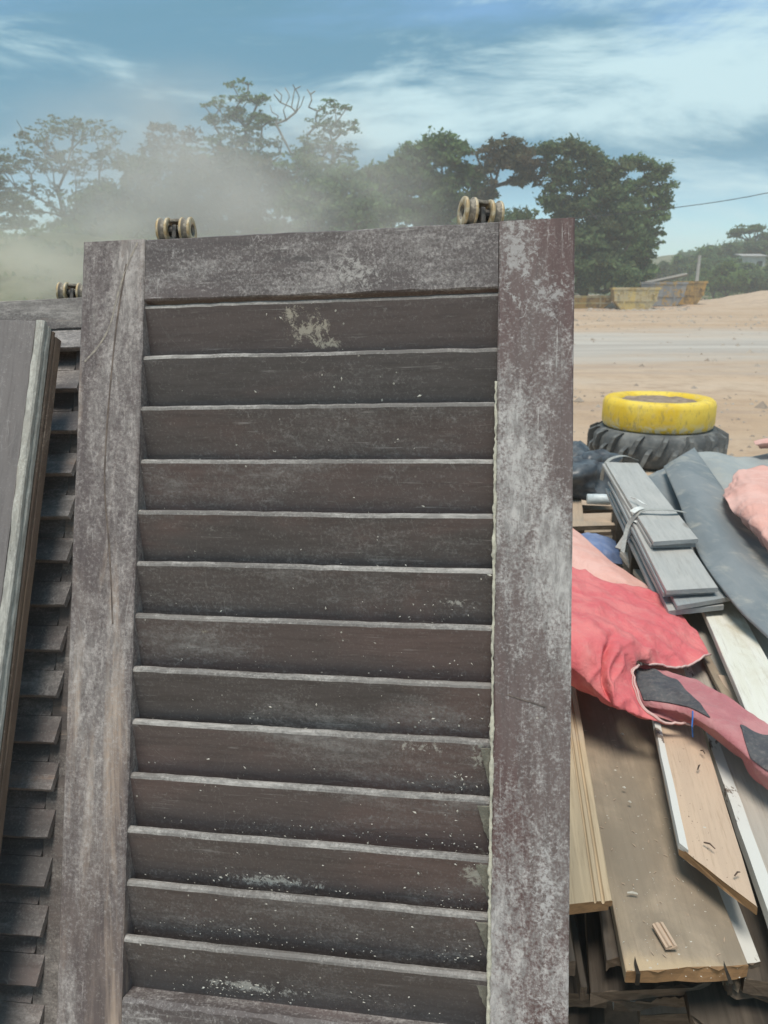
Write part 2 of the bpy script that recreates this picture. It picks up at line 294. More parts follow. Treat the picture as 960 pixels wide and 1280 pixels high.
# ------------------------------------------------------------------ main louvred shutter
U = Vector((.98619729, -.16180636, .03512263)); V = Vector((-.01833081, -.31751947, -.94807456)); NN = Vector((.16455661, .93434474, -.31610288))
TL = EYE + Vector((-.43968823, 1.19927943, .06465498)); H = 1.70; W = .70; XL, XR = .097, .6015
root = empty('louvred_shutter', basis(U, NN, -V, TL + V * H))
tag(root, 'large weathered dark brown louvred shutter in front, dusty, two rollers on its top edge', 'shutter', 'louvred shutters leaning in the yard')
def plankbox(name, x0, x1, y0, y1, z0, z1, mat, parent, axis='z', seg=24, amp=.0006, bev=.002, seed=0):
    """a sawn member with slightly uneven, worn arrises"""
    r = random.Random(seed); mb = MB(); prof = []
    if axis == 'z': a0, a1, b0, b1, c0, c1 = x0, x1, y0, y1, z0, z1
    else: a0, a1, b0, b1, c0, c1 = z0, z1, y0, y1, x0, x1
    ring = lambda e: [(a0 + e[0], b0), (a1 - e[1], b0), (a1, b0 + e[1]), (a1, b1 - bev), (a1 - bev, b1), (a0 + bev, b1), (a0, b1 - bev), (a0, b0 + e[0])]
    n = 8; vs = []
    for i in range(seg + 1):
        c = c0 + (c1 - c0) * i / seg
        e = [bev * (1 + 1.1 * max(-.6, mnoise.noise(Vector((c * 30, seed * 3.1 + k * 9, 1))))) for k in range(2)]
        for (a, b) in ring(e):
            a += amp * mnoise.noise(Vector((c * 9, seed, 5))); q = (a, b, c) if axis == 'z' else (c, b, a); vs.append(q)
    fs = [(i * n + k, i * n + (k + 1) % n, (i + 1) * n + (k + 1) % n, (i + 1) * n + k) for i in range(seg) for k in range(n)] + [tuple(range(n)), tuple(range(seg * n, seg * n + n))]
    mb.add(vs, fs); return mb.build(name, mat, parent)
TH = .040
plankbox('stile', 0, XL, 0, TH, 0, H, M['stile_l'], root, 'z', 90, seed=1)
plankbox('stile', XR, W, 0, TH, 0, H, M['stile_r'], root, 'z', 90, seed=2)
plankbox('top_rail', XL + .0012, XR - .0006, .0006, TH - .001, H - .090, H - .0005, M['rail'], root, 'x', 40, seed=3)
def slat_mesh(x0, x1, ztop, y0, y1, zbot, t, seed, flip=False, seg=30):
    """tilted louvre: rounded upper nose at (y0, ztop), lower edge at (y1, zbot); slot 1 = worn nose"""
    mb = MB(); d = Vector((y1 - y0, zbot - ztop)); L = d.length; d /= L; nrm = Vector((-d.y, d.x))   # towards the back and up
    if nrm.x < 0: nrm = -nrm
    prof = [(0.0042, -.0000), (.0012, .0016), (-.0004, t * .5), (.0006, t * .86), (.0022, t), (L, t), (L, 0)]
    vs = []
    for i in range(seg + 1):
        x = x0 + (x1 - x0) * i / seg
        for k, (l, q) in enumerate(prof):
            j = (.0012 * mnoise.noise(Vector((x * 45, seed * 7.7, 1))) + .0014 * mnoise.noise(Vector((x * 6, seed * 3.7, 2)))) if k < 5 else 0
            p = Vector((y0, ztop)) + d * (l + j) + nrm * q
            vs.append((x, p.x, p.y))
    n = len(prof)
    for i in range(seg):
        for k in range(n):
            mb.add([], []); mb.f.append((i * n + k, i * n + (k + 1) % n, (i + 1) * n + (k + 1) % n, (i + 1) * n + k)); mb.mi.append(1 if k in (0, 1, 2, 3) else 0)
    mb.v = vs; mb.f += [tuple(range(n)), tuple(range(seg * n, seg * n + n))]; mb.mi += [0, 0]
    return mb
SP, S0 = .07435, .1698
rs = random.Random(3)
for i in range(-1, 12):
    v = S0 + SP * i
    dz = rs.uniform(-.0008, .0008)
    slat_mesh(XL - .004, XR + .004, H - v + dz * 1.6, .0035 + rs.uniform(-.002, .003), .0375, H - v - .096, .0118, i + 5).build('slat', [M['slat'], M['edge']], root)
plankbox('middle_rail', XL + .0012, XR - .0006, .001, TH - .001, H - 1.20, H - 1.068, M['rail'], root, 'x', 40, bev=.005, seed=4)
plankbox('bottom_rail', XL + .001, XR - .001, .001, TH - .001, 0.001, .09, M['rail'], root, 'x', 10, seed=5)
mb = MB(); mb.box(XL - .004, XR + .004, .014, .026, .086, H - 1.195); mb.build('lower_panel', M['rail'], root)
# dried filler squeezed along the right stile
mb = MB(); r = random.Random(11); pts = []; rad = []
zt = H - .215
while zt > H - 1.075:
    k = 1 - (zt - (H - 1.075)) / .86
    pts.append((XR - .0012 + r.uniform(-.0008, .0008) - .0015 * max(0, mnoise.noise(Vector((zt * 11, 3, 0)))), .0015 + r.uniform(-.0012, .0012), zt))
    rad.append(max(.0007, .0012 + .0034 * (.25 + k) * (.15 + 1.5 * abs(mnoise.noise(Vector((zt * 17, 1, 7))))) + r.uniform(-.0004, .0006))); zt -= .0045
mb.tube(pts, rad, 6); mb.build('filler_bead', M['filler'], root, True)
def blob_patch(name, outline, mat, parent, y, th=.0012):
    mb = MB(); n = len(outline); c = (sum(p[0] for p in outline) / n, sum(p[1] for p in outline) / n)
    mb.add([(p[0], y(p[1]), p[1]) for p in outline] + [(p[0], y(p[1]) + .003, p[1]) for p in outline] + [(c[0], y(c[1]) - th, c[1])],
           [(i, (i + 1) % n, 2 * n) for i in range(n)] + [(i, (i + 1) % n, n + (i + 1) % n, n + i) for i in range(n)])
    return mb.build(name, mat, parent)
M['smear'] = plain('thin_filler', (.2, .19, .155), (.29, .275, .225), 60, .9, .4, fine=300)
for i in (7, 8, 9, 10, 11):     # filler smeared on the lower louvre ends
    v = S0 + SP * i; zt = H - v - .006; ln = rs.uniform(.035, .058); wd = rs.uniform(.012, .020)
    o = [(XR - .001, zt), (XR - wd, zt - .001)] + [(XR - wd * (1 - .75 * t) + .0035 * mnoise.noise(Vector((t * 6, i * 3.3, 0))), zt - ln * t) for t in (.1, .2, .3, .4, .5, .6, .7, .8, .9)] + [(XR - .001, zt - ln)]
    blob_patch('filler_smear', o, M['smear'], root, lambda z, zt=zt: .0035 + (zt + .004 - z) / .096 * .034 - .0010, .0003)
def ribbon(name, pts, wd, mat, parent, y=-.0005):
    mb = MB(); vs = []
    for i, p in enumerate(pts):
        a, b = pts[max(0, i - 1)], pts[min(len(pts) - 1, i + 1)]; t = Vector((b[0] - a[0], b[1] - a[1])).normalized(); q = Vector((-t.y, t.x)) * wd * (.5 + .5 * abs(mnoise.noise(Vector((p[0] * 60, p[1] * 60, 2)))))
        vs += [(p[0] + q.x, y - .0002, p[1] + q.y), (p[0], y - .0003, p[1]), (p[0] - q.x, y - .0002, p[1] - q.y)]
    mb.add(vs, [(3 * i + k, 3 * i + k + 1, 3 * i + k + 4, 3 * i + k + 3) for i in range(len(pts) - 1) for k in (0, 1)]); return mb.build(name, mat, parent)
def cr(pts, n):            # Catmull-Rom through points
    P = [Vector(p) for p in pts]; P = [2 * P[0] - P[1]] + P + [2 * P[-1] - P[-2]]; o = []
    for i in range(1, len(P) - 2):
        for k in range(n):
            t = k / n; a, b, c, d = P[i - 1:i + 3]; o.append(.5 * ((2 * b) + (c - a) * t + (2 * a - 5 * b + 4 * c - d) * t * t + (3 * b - a - 3 * c + d) * t ** 3))
    o.append(P[-2]); return o
def door_xz(px, py):       # picture point on the shutter's front plane -> local x, z
    rr = ray(px, py); t = (TL - EYE).dot(NN) / rr.dot(NN); q = EYE + rr * t - TL; return (q.dot(U), H - q.dot(V), 0)
ribbon('scratch', cr([door_xz(*p) for p in ((172, 303), (158, 335), (147, 370), (138, 405), (125, 430), (106, 452))], 8), .0022, M['scratch'], root, -.0001)
ribbon('scratch', cr([door_xz(*p) for p in ((158, 330), (148, 390), (141, 450), (134, 530), (131, 590), (132, 630), (137, 690), (141, 780))], 8), .0021, M['groove'], root, -.0001)
ribbon('scratch', cr([door_xz(*p) for p in ((634, 868), (655, 875), (682, 884))], 6), .0015, M['groove'], root)
def flakes(name, pts, mat, parent, seed, kind='stuff'):
    r = random.Random(seed); mb = MB()
    for (P, s, nrm) in pts:
        P = Vector(P); a = Vector((r.gauss(0, 1), r.gauss(0, 1), r.gauss(0, 1))); a = (a - nrm * a.dot(nrm)).normalized(); c_ = nrm.cross(a); k = r.uniform(.4, 1.0); e = r.uniform(1, 2.4)
        mb.add([P + a * s * e, P + c_ * s * k, P - a * s * r.uniform(.6, 1.4), P - c_ * s * r.uniform(.4, 1), P + nrm * s * r.uniform(.35, .7)], [(0, 1, 4), (1, 2, 4), (2, 3, 4), (3, 0, 4)])
    o = mb.build(name, mat, parent); tag(o, kind=kind); return o
M['crumb'] = plain('plaster_crumbs', (.42, .4, .35), (.58, .55, .49), 90, .95, .2)
rc = random.Random(17); FP = []
clus = {4: [(.50, .05, 25)], 5: [(.5, .06, 20), (.15, .03, 8)], 6: [(.55, .04, 25), (.3, .1, 15)], 7: [(.55, .04, 45)], 8: [(.56, .03, 40), (.30, .08, 40)], 9: [(.29, .07, 55), (.55, .03, 35)], 10: [(.25, .07, 75), (.5, .06, 25), (.57, .02, 20)], 11: [(.26, .05, 75), (.45, .1, 20)]}
for i in range(-1, 12):
    v = S0 + SP * i; cl = clus.get(i, []) + [(.35, .2, 10 + max(0, i) * 2)]
    for (cx, sx, n_) in cl:
        for _ in range(n_):
            x = rc.gauss(cx, sx)
            if not XL + .004 < x < XR - .004: continue
            t = min(.78, max(.03, rc.gauss(.66, .13) if rc.random() < .75 else rc.random() * .8))
            FP.append(((x, .0035 + .034 * t - .0012 - .0004, H - v - .0015 - .0945 * t), rc.choice((.0006, .0007, .0009, .0012, .0018)) * rc.uniform(.6, 1.2), Vector((0, -.94, -.33))))
flakes('plaster_crumbs', FP, M['crumb'], root, 5)
def roller(parent, x, y, z, rot, s=1.0):
    rt = bpy.data.objects.new('roller', None); sc.collection.objects.link(rt); rt.parent = parent; rt.empty_display_size = .02
    rt.location = (x, y, z); rt.rotation_euler = (0, 0, rot); rt.scale = (s, s, s)
    for sd_ in (-1, 1):
        mb = MB(); wv = .0086
        rim = lambda h: [(h - .0017, .0197), (h + .0017, .0197)]
        prof = [(-wv, .0095), (-wv, .0190), (-wv + .001, .0200), (-wv + .0040, .0198), (-wv + .0056, .0168), (0, .0158), (wv - .0056, .0168), (wv - .0040, .0198), (wv - .001, .0200), (wv, .0190), (wv, .0095), (wv * .5, .0075), (-wv * .5, .0075)]
        n = len(prof); mb.lathe(prof, 26)
        mb.mi = [0 if (k % n) in (0, 1, 2, 7, 8, 9) else 1 for k in range(len(mb.f))]
        wo = mb.build('wheel', [M['brass'], M['wheelgrey']], rt, True); wo.location = (sd_ * .0182, 0, 0)
    mb = MB(); mb.tube([(-.023, 0, 0), (.023, 0, 0)], .007, 12); mb.build('axle', M['iron'], rt)
    mb = MB(); mb.box(-.0035, .0035, -.011, .011, -.0215, .006, .002); mb.build('bracket', M['iron'], rt); mb = MB(); mb.box(-.0088, .0088, -.008, .008, .0115, .0165, .0015); mb.build('cap', M['wheelgrey'], rt)
    return rt
p1 = door_xz(213, 281); p2 = door_xz(600, 259)
roller(root, p1[0], .02, H + .0182, R(4), .93); roller(root, p2[0], .02, H + .0195, R(24), 1.02)
# ------------------------------------------------------------------ shutter behind, to the left
yaw, rol, lean = R(-8.0), R(2.6), R(23.7)
u2 = Vector((math.cos(yaw) * math.cos(rol), math.sin(yaw) * math.cos(rol), math.sin(rol)))
up2 = Vector((0, math.sin(lean), math.cos(lean))); up2 = (up2 - u2 * up2.dot(u2)).normalized(); n2 = up2.cross(u2)
o2 = Vector((-.528, 1.3758, 1.4475)); H2 = 1.50
zb = o2.z / up2.z
r2 = empty('louvred_shutter', basis(u2, n2, up2, o2 - up2 * zb))
tag(r2, 'dusty louvred shutter behind at left, mostly hidden, with projecting tilted slats and one roller', 'shutter', 'louvred shutters leaning in the yard')
zt2 = zb + .104; W2 = .70; SX = -.021           # local x: 0 = slat ends
plankbox('stile', SX, SX + .098, .022, .060, 0, zt2, M['rear'], r2, 'z', 60, seed=21)
plankbox('stile', SX - .50 - .098, SX - .50, .022, .060, 0, zt2, M['rear'], r2, 'z', 60, seed=22)
plankbox('top_rail', SX - .499, SX + .097, .0175, .0215, zb + .046, zt2 - .0005, M['rear'], r2, 'x', 30, bev=.0015, seed=23)
plankbox('rail_core', SX - .499, SX - .0005, .0218, .058, zb + .046, zt2 - .001, M['rear'], r2, 'x', 10, seed=24)
for k in range(0, 19):
    z0 = zb - SP * k
    if z0 < .1: break
    rr_ = random.Random(k); mb = MB(); t = .0105; L = .098; d = Vector((math.sin(R(27)), math.cos(R(27)))); nb = Vector((d.y, -d.x))
    e = rr_.uniform(-.004, .002)
    for (xa, xb, l0, l1) in ((SX - .5 + .001 - .02, 0 + e, 0, .044), (SX - .499, SX - .001, .0442, L)):
        sg = 24
        vs = []
        for i in range(sg + 1):
            x = xa + (xb - xa) * i / sg; j = .0014 * mnoise.noise(Vector((x * 40, k * 3.3, 0))) if l0 == 0 else 0
            for (l, q) in ((l0 + j, .0015), (l0 + j + .001, 0), (l1, 0), (l1, t), (l0 + j + .001, t), (l0 + j, t - .0015)):
                p = d * l + nb * q * -1; vs.append((x, p.x + t * .9, z0 + p.y))
        mb.add(vs, [(i * 6 + a, i * 6 + (a + 1) % 6, (i + 1) * 6 + (a + 1) % 6, (i + 1) * 6 + a) for i in range(sg) for a in range(6)] + [tuple(range(6)), tuple(range(sg * 6, sg * 6 + 6))])
    mb.build('slat', M['rear_slat'], r2)
plankbox('bottom_rail', SX - .499, SX - .0005, .023, .058, 0.001, .1, M['rear'], r2, 'x', 10, seed=25)
q = at_y(86, 352, 1.62)
roller(r2, -.046, .042, zt2 + .0185, R(12), .95)
# ------------------------------------------------------------------ flat panel leaning at the far left
A = at_d(55, 400, 1.25); B = at_d(-20, 1010, 1.13)
zp = (A - B).normalized(); yw = R(-4); xp = Vector((math.cos(yw), math.sin(yw), 0)); xp = (xp - zp * xp.dot(zp)).normalized(); yp = zp.cross(xp)
Lp = A.z / zp.z
pr = empty('leaning_panel', basis(xp, yp, zp, A - zp * Lp))
tag(pr, 'plain grey-brown door leaf at the left edge, its long side worn to bare wood', 'door')
mb = MB(); mb.box(-.50, -.0145, .0022, .036, 0, Lp - .0005, .001); mb.build('panel', M['panel'], pr)
plankbox('edge_strip', -.0142, 0, 0, .012, 0, Lp, M['panel_edge'], pr, 'z', 110, amp=.0012, bev=.0025, seed=31)
plankbox('side_board', -.013, .0015, .0125, .026, 0, Lp - .004, M['panel_edge'], pr, 'z', 110, amp=.0014, bev=.003, seed=32)
plankbox('back_board', -.05, .0040, .0362, .056, 0, Lp - .014, M['panel_side'], pr, 'z', 90, amp=.001, bev=.002, seed=33)
plankbox('side_board', -.013, .0028, .0264, .0358, 0, Lp - .008, M['panel_side'], pr, 'z', 90, amp=.001, bev=.002, seed=34)
# ------------------------------------------------------------------ timber pile on the right
M['w_tan'] = rawwood('wood_tan', (.52, .40, .26), (.43, .33, .215), (.40, .34, .26), .56, .72)
M['w_brown'] = rawwood('wood_dusty_brown', (.31, .245, .175), (.36, .285, .205), (.23, .185, .14), .42, .62)
M['w_beige'] = rawwood('wood_beige', (.52, .39, .285), (.48, .36, .265), (.42, .325, .24), .56, .72)
M['w_white'] = rawwood('wood_white_paint', (.62, .6, .51), (.66, .64, .57), (.5, .44, .33), .53, .7)
M['w_chip'] = rawwood('chipped_white_paint', (.2, .16, .13), (.15, .125, .11), (.3, .29, .27), .62, .75, paint=(.58, .57, .53), plo=.4, phi=.43)
M['w_grey'] = rawwood('wood_grey', (.24, .22, .195), (.30, .275, .24), (.33, .30, .255), .5, .68)
M['w_dark'] = rawwood('wood_dark', (.06, .048, .038), (.095, .077, .06), (.11, .093, .076), .5, .66)  # dark wood; also stands in for shade on boards low at the left
M['w_pale'] = rawwood('wood_pale_grey', (.42, .375, .32), (.36, .32, .275), (.4, .365, .31), .5, .68)
M['w_pallet'] = rawwood('pallet_wood', (.42, .32, .23), (.36, .28, .21), (.3, .25, .2), .52, .7)
M['w_wide'] = rawwood('wood_wide_dusty', (.30, .24, .172), (.35, .28, .205), (.215, .175, .13), .42, .62, fresh=(.47, .355, .225))
M['endgrain'] = plain('end_grain', (.3, .175, .085), (.22, .13, .065), 30, .85, .4, stretch=(1, 1, 4), fine=200, bd=.001)
M['enddark'] = plain('end_grain_dark', (.1, .075, .055), (.15, .115, .085), 30, .9, .4, stretch=(1, 1, 4), fine=200, bd=.001)
def board_mesh(Wd, L, T, skew=0.0, seed=0, ragged=.002, prof=None, warp=.004, seg=14, b=.0015, splits=0):
    """swept board: x across, y along (0 = near end), top at z = 0; slot 1 on the two ends, slot 2 on profile faces marked"""
    r = random.Random(seed)
    if prof is None:
        nx = 12; prof = [(b + (Wd - 2 * b) * i / nx, 0) for i in range(nx + 1)] + [(Wd, -b), (Wd, -T + b)] + [(Wd - b - (Wd - 2 * b) * i / nx, -T) for i in range(nx + 1)] + [(0, -T + b), (0, -b)]
    n = len(prof); vs = []
    jag = [mnoise.noise(Vector((p[0] * 38, seed * 5.3, 0))) * ragged * 1.6 + mnoise.noise(Vector((p[0] * 130, seed * 2.1, p[1] * 30))) * ragged for p in prof]
    jag2 = [mnoise.noise(Vector((p[0] * 40, seed * 9.3, 4))) * ragged * 2 for p in prof]
    for i in range(seg + 1):
        t = (i / seg) ** 1.15; y = L * t
        for k, (x, z) in enumerate(prof):
            yy = y + skew * (x / Wd) * (1 - t) + (jag[k] if i == 0 else 0) + (jag2[k] if i == seg else 0)
            e = .0012 * mnoise.noise(Vector((y * 14, seed, k * .37))) if (x <= b * 2 or x >= Wd - 2 * b) else 0
            zz_ = z + warp * math.sin(y * 2.1 + seed) + warp * .6 * (x / Wd - .5) * math.cos(y * 1.7 + seed * 2)
            vs.append((x + e, yy, zz_))
    mb = MB(); mb.v = vs
    for i in range(seg):
        for k in range(n): mb.f.append((i * n + k, i * n + (k + 1) % n, (i + 1) * n + (k + 1) % n, (i + 1) * n + k)); mb.mi.append(0)
    mb.f += [tuple(range(n)), tuple(range(seg * n, seg * n + n))]; mb.mi += [1, 1]
    return mb
PILE = 'scrap boards in the timber pile'
def board(name, label, NL, NR, FL, z0, z1, T, mat, seed=0, end='endgrain', group=PILE, cat='plank', parent=None, **kw):
    a = at_z(*NL, z0); b_ = at_z(*NR, z0); c_ = at_z(*FL, z1)
    y = (c_ - a); L = y.length; y.normalize(); x = b_ - a; sk = x.dot(y); x = x - y * sk; Wd = x.length; x.normalize(); z = x.cross(y)
    mb = board_mesh(Wd, L, T, skew=sk, seed=seed, **kw)
    mats = mat if isinstance(mat, list) else [M[mat], M[end]]
    o = mb.build(name, mats); o.matrix_world = basis(x, y, z, a)
    if label: tag(o, label, cat, group)
    return o, Wd, L, basis(x, y, z, a)
def strip_on(parent, x0, x1, L, z, h, mat, skew0=0.0, skew1=0.0, seed=0, name='painted_edge', y0=0.0):
    """a proud moulded strip lying on a board's top face"""
    mb = MB(); seg = 16; vs = []
    for i in range(seg + 1):
        t = (i / seg) ** 1.15; y = L * t + y0 * (1 - t)
        a = .0015 * mnoise.noise(Vector((y * 16, seed, 1))); b_ = .0015 * mnoise.noise(Vector((y * 16, seed, 6)))
        for k, (x, zz_) in enumerate(((x0 + a, z - h), (x0 + a + .001, z), (x1 + b_ - .001, z), (x1 + b_, z - h))): vs.append((x, y + (skew0 + (skew1 - skew0) * (k > 1)) * (1 - t), zz_))
    mb.add(vs, [(i * 4 + k, i * 4 + (k + 1) % 4, (i + 1) * 4 + (k + 1) % 4, (i + 1) * 4 + k) for i in range(seg) for k in range(4)] + [(0, 1, 2, 3), (seg * 4, seg * 4 + 1, seg * 4 + 2, seg * 4 + 3)])
    return mb.build(name, mat, parent)
# lower layers, nearest ends showing under the wide board
board('plank', 'dark weathered board lowest at the bottom left of the pile', (700, 1290), (757, 1290), (700, 900), .30, .28, .03, 'w_dark', 51, 'enddark')  # dark colour stands for the deep shade under the tan board
board('plank', 'grey weathered board under the white one at the bottom edge', (800, 1272), (985, 1268), (742, 940), .315, .30, .028, 'w_grey', 52, 'enddark', ragged=.004)
board('plank', 'chipped white painted board with ragged end beneath the dark boards', (768, 1252), (905, 1243), (745, 1100), .365, .36, .022, 'w_chip', 53, 'enddark', ragged=.008)
board('plank', 'broad dark brown board under the wide dusty board, splintered end', (738, 1240), (890, 1226), (722, 960), .425, .42, .025, 'w_dark', 54, 'enddark', ragged=.006)
board('plank', 'splintered dark board poking out at the bottom right of the pile', (862, 1262), (1010, 1312), (838, 1150), .41, .43, .022, 'w_dark', 55, 'enddark', ragged=.03)
board('plank', 'broken brown offcut below the split end of the wide board', (905, 1222), (985, 1250), (880, 1140), .455, .455, .016, 'w_brown', 56, 'enddark', ragged=.02)
board('lath', 'thin dark lath standing clear at the lower left of the pile', (726, 1234), (734, 1233), (708, 1130), .43, .44, .03, 'w_dark', 57, 'enddark', cat='lath', ragged=.003)  # shade of the gap under the tan board put into the lath's colour
board('plank', 'narrow dark board with chewed end beside the wide dusty board', (758, 1204), (778, 1196), (744, 1090), .478, .478, .02, 'w_dark', 58, 'enddark', ragged=.006)  # grey board coloured dark to give the shade below the tan board
board('plank', 'peeling white painted board with round knob end right of the wide board', (918, 1206), (950, 1202), (868, 1060), .492, .5, .02, 'w_chip', 59, 'enddark', ragged=.006)
# the wide dusty board
wb, Ww, Lw, Mw = board('plank', 'widest dusty brown board in the pile, sawn orange end with two splits', (783, 1213), (936, 1207), (700, 800), .52, .505, .024, 'w_wide', 60, ragged=.0065)
M['crack'] = plain('dark_split', (.02, .016, .012), (.035, .028, .02), 60, .95, .1)
for fx, ln in ((.085, .026), (.80, .036)):
    mb = MB(); a0 = fx * Ww
    mb.add([(a0 - .003, -.0055, .0015), (a0 + .004, -.0055, .0015), (a0 + .0005, ln, .004), (a0 - .003, -.0055, -.021), (a0 + .004, -.0055, -.021), (a0 - .003, ln * .5, .0035), (a0 + .0015, ln * .5, .0035)],
           [(0, 1, 6, 5), (5, 6, 2), (0, 3, 4, 1)]); mb.build('split', M['crack'], wb)
# tongue and groove board, left
Wt = None
a, bq, cq = at_z(700, 1130, .565), at_z(766, 1122, .565), at_z(672, 800, .55)
yv = cq - a; Lt = yv.length; yv.normalize(); xv = bq - a; sk = xv.dot(yv); xv -= yv * sk; Wt = xv.length; xv.normalize(); zv = xv.cross(yv)
g1, g2 = Wt * .66, Wt * .82
prof = [(.002, 0), (g1 - .002, 0), (g1, -.004), (g1 + .002, -.004), (g1 + .004, 0), (g2 - .004, -.0004), (g2 - .001, -.0062), (g2 + .002, -.0062), (g2 + .004, -.0016), (Wt - .002, -.0016), (Wt, -.004), (Wt, -.013), (Wt - .006, -.014), (Wt - .006, -.021), (.0, -.021), (0, -.002)]
o = board_mesh(Wt, Lt, .021, skew=sk, seed=61, prof=prof, ragged=.0015).build('plank', [M['w_tan'], M['endgrain']]); o.matrix_world = basis(xv, yv, zv, a)
tag(o, 'light tan grooved board next to the shutter, cut end facing forward', 'plank', PILE)
# beige board with painted edge and slanting end
bb, Wb, Lb, Mbm = board('plank', 'beige board with white painted edge and slanting cut end, bent nails on top', (849, 1056), (948, 1133), (790, 770), .585, .57, .016, 'w_beige', 62)
sk_ = (at_z(948, 1133, .585) - at_z(849, 1056, .585)).dot((at_z(790, 770, .57) - at_z(849, 1056, .585)).normalized())
strip_on(bb, -.001, .014, Lb, .004, .012, M['w_chip'], 0, sk_ * .13, 3)
M['nail'] = plain('rusty_nail', (.07, .05, .04), (.12, .08, .06), 60, .8, .2)
for (px, py, dx, dy) in ((880, 1053, 14, 8), (872, 962, 3, -6), (918, 1095, 7, -5), (876, 938, 5, 4)):
    mb = MB(); p = at_z(px, py, .590); p2_ = at_z(px + dx, py + dy, .594); inv = Mbm.inverted()
    mb.tube([inv @ p, inv @ ((p + p2_) / 2 + Vector((0, 0, .004))), inv @ p2_], [.0014, .0016, .0009], 6); mb.build('nail', M['nail'], bb)
# grey board with white moulded edge at the right
gb, Wg, Lg, _ = board('plank', 'grey board with white moulded edge at the right, running under the red tarpaulin', (985, 1215), (1085, 1250), (838, 790), .562, .55, .022, 'w_pale', 63)
strip_on(gb, -.002, .022, Lg, .006, .02, M['w_chip'], 0, 0, 5)
# white plank and the grey strips beside it
board('plank', 'cream white painted plank beyond the tarpaulin, cleanest board of the pile', (962, 960), (1034, 958), (870, 742), .655, .60, .02, 'w_white', 64, end='w_white')
board('plank', 'mauve-grey board just right of the cream white plank', (1012, 950), (1075, 950), (908, 765), .62, .565, .02, 'w_pale', 65)
board('plank', 'pale grey board left of the cream white plank', (935, 905), (972, 905), (852, 756), .575, .55, .02, 'w_pale', 66)
board('lath', 'thin tan lath pointing out from below the cream white plank', (932, 900), (944, 898), (898, 842), .592, .592, .012, 'w_beige', 67, cat='lath')
board('lath', 'brown-edged lath left of the pale grey board', (915, 890), (926, 888), (848, 762), .60, .555, .014, 'w_brown', 68, cat='lath')
board('plank', 'weathered grey board emerging below the tip of the red tarpaulin', (925, 900), (960, 905), (880, 815), .560, .555, .016, 'w_grey', 69)
board('plank', 'pale whitewashed board beside the pink cloth, running to the grey bundle', (905, 860), (930, 858), (775, 690), .535, .52, .02, 'w_pale', 70)
for i in range(7):     # filling boards inside the pile that carry the upper ones; first coloured dark for shade
    board('plank', ['dark board buried in the middle of the pile below the tan board', 'dark board buried behind the shutter side of the pile', 'dark board under the beige board', 'dark board below the white moulded board', 'dark board deep in the pile below the cream plank', 'grey board under the mauve-grey board', 'brown board below the bundle of grey boards'][i],
          [(690, 1240), (650, 1200), (838, 1180), (930, 1225), (900, 1010), (985, 1000), (800, 830)][i], [(760, 1240), (720, 1200), (905, 1190), (1010, 1240), (990, 1005), (1100, 1000), (880, 830)][i],
          [(655, 880), (620, 850), (780, 830), (850, 830), (800, 740), (880, 740), (740, 680)][i], [.36, .5, .47, .48, .46, .5, .42][i], [.35, .48, .46, .47, .45, .48, .4][i], .03, ['w_dark', 'w_dark', 'w_dark', 'w_dark', 'w_dark', 'w_grey', 'w_brown'][i], 80 + i, 'enddark')
for i, (px, py, zc) in enumerate(((880, 1200, .2), (800, 860, .22), (980, 820, .24))):   # bearers lying crosswise on the ground
    p = at_z(px, py, zc); mb = MB(); mb.box(-.62, .62, -.07, .07, -zc - .02, .1 - .02, .006); o = mb.build('bearer', M['w_dark']); o.location = p; o.rotation_euler = (0, 0, R(-6 + 5 * i))
    tag(o, ['heavy dark beam lying crosswise under the near end of the pile', 'heavy dark beam lying crosswise under the tarpaulin', 'heavy dark beam lying crosswise under the far boards'][i], 'beam', 'bearers under the timber pile')
for i, (px, py, zc, lx) in enumerate(((842, 690, .575, .34), (812, 606, .575, .32), (960, 640, .56, .5), (965, 735, .60, .42))):   # squared blocks that carry the bundle and sheets
    q_ = at_z(px, py, zc); mb = MB()
    for k in range(4): mb.box(-lx / 2 + .01 * (k % 2), lx / 2 + .012 * (k % 3), -.09, .09, k * zc / 4, (k + 1) * zc / 4 - .004, .004)
    o = mb.build('timber_block', M['w_dark']); o.location = (q_.x, q_.y, 0); o.rotation_euler = (0, 0, R(-14 + 6 * i))
    tag(o, ['dark squared timbers carrying the near half of the grey bundle', 'dark squared timbers carrying the far half of the grey bundle', 'dark squared timbers under the pale crumpled sheet', 'dark squared timbers under the large slate sheet'][i], 'timber', 'bearers under the timber pile')
# small offcut, chips, blue string
c0 = at_z(828, 1158, .522); c1 = at_z(846, 1188, .522); mb = MB(); yv = (c1 - c0); Lc = yv.length; yv.normalize(); xv = Vector((0, 0, 1)).cross(yv) * -1; xv.normalize(); Wc = .019
mb.add([(x, y + .002 * mnoise.noise(Vector((x * 400, y * 50, 1))), z) for y in (0, Lc * .35, Lc * .7, Lc) for (x, z) in ((0, 0), (0, .006), (.005, .0075), (.006, .004), (.008, .004), (.009, .0075), (.014, .0075), (.0155, .005), (Wc, .0045), (Wc, 0))],
       [(i * 10 + k, i * 10 + (k + 1) % 10, i * 10 + 10 + (k + 1) % 10, i * 10 + 10 + k) for i in range(3) for k in range(10)] + [tuple(range(10)), tuple(range(30, 40))])
o = mb.build('wood_offcut', M['w_beige']); zv = xv.cross(yv); o.matrix_world = basis(xv, yv, zv, c0 + Vector((0, 0, .003))); tag(o, 'small grooved tan offcut lying on the widest brown board', 'offcut')
M['chip'] = plain('pale_chip', (.5, .47, .4), (.6, .57, .5), 60, .9, .2)
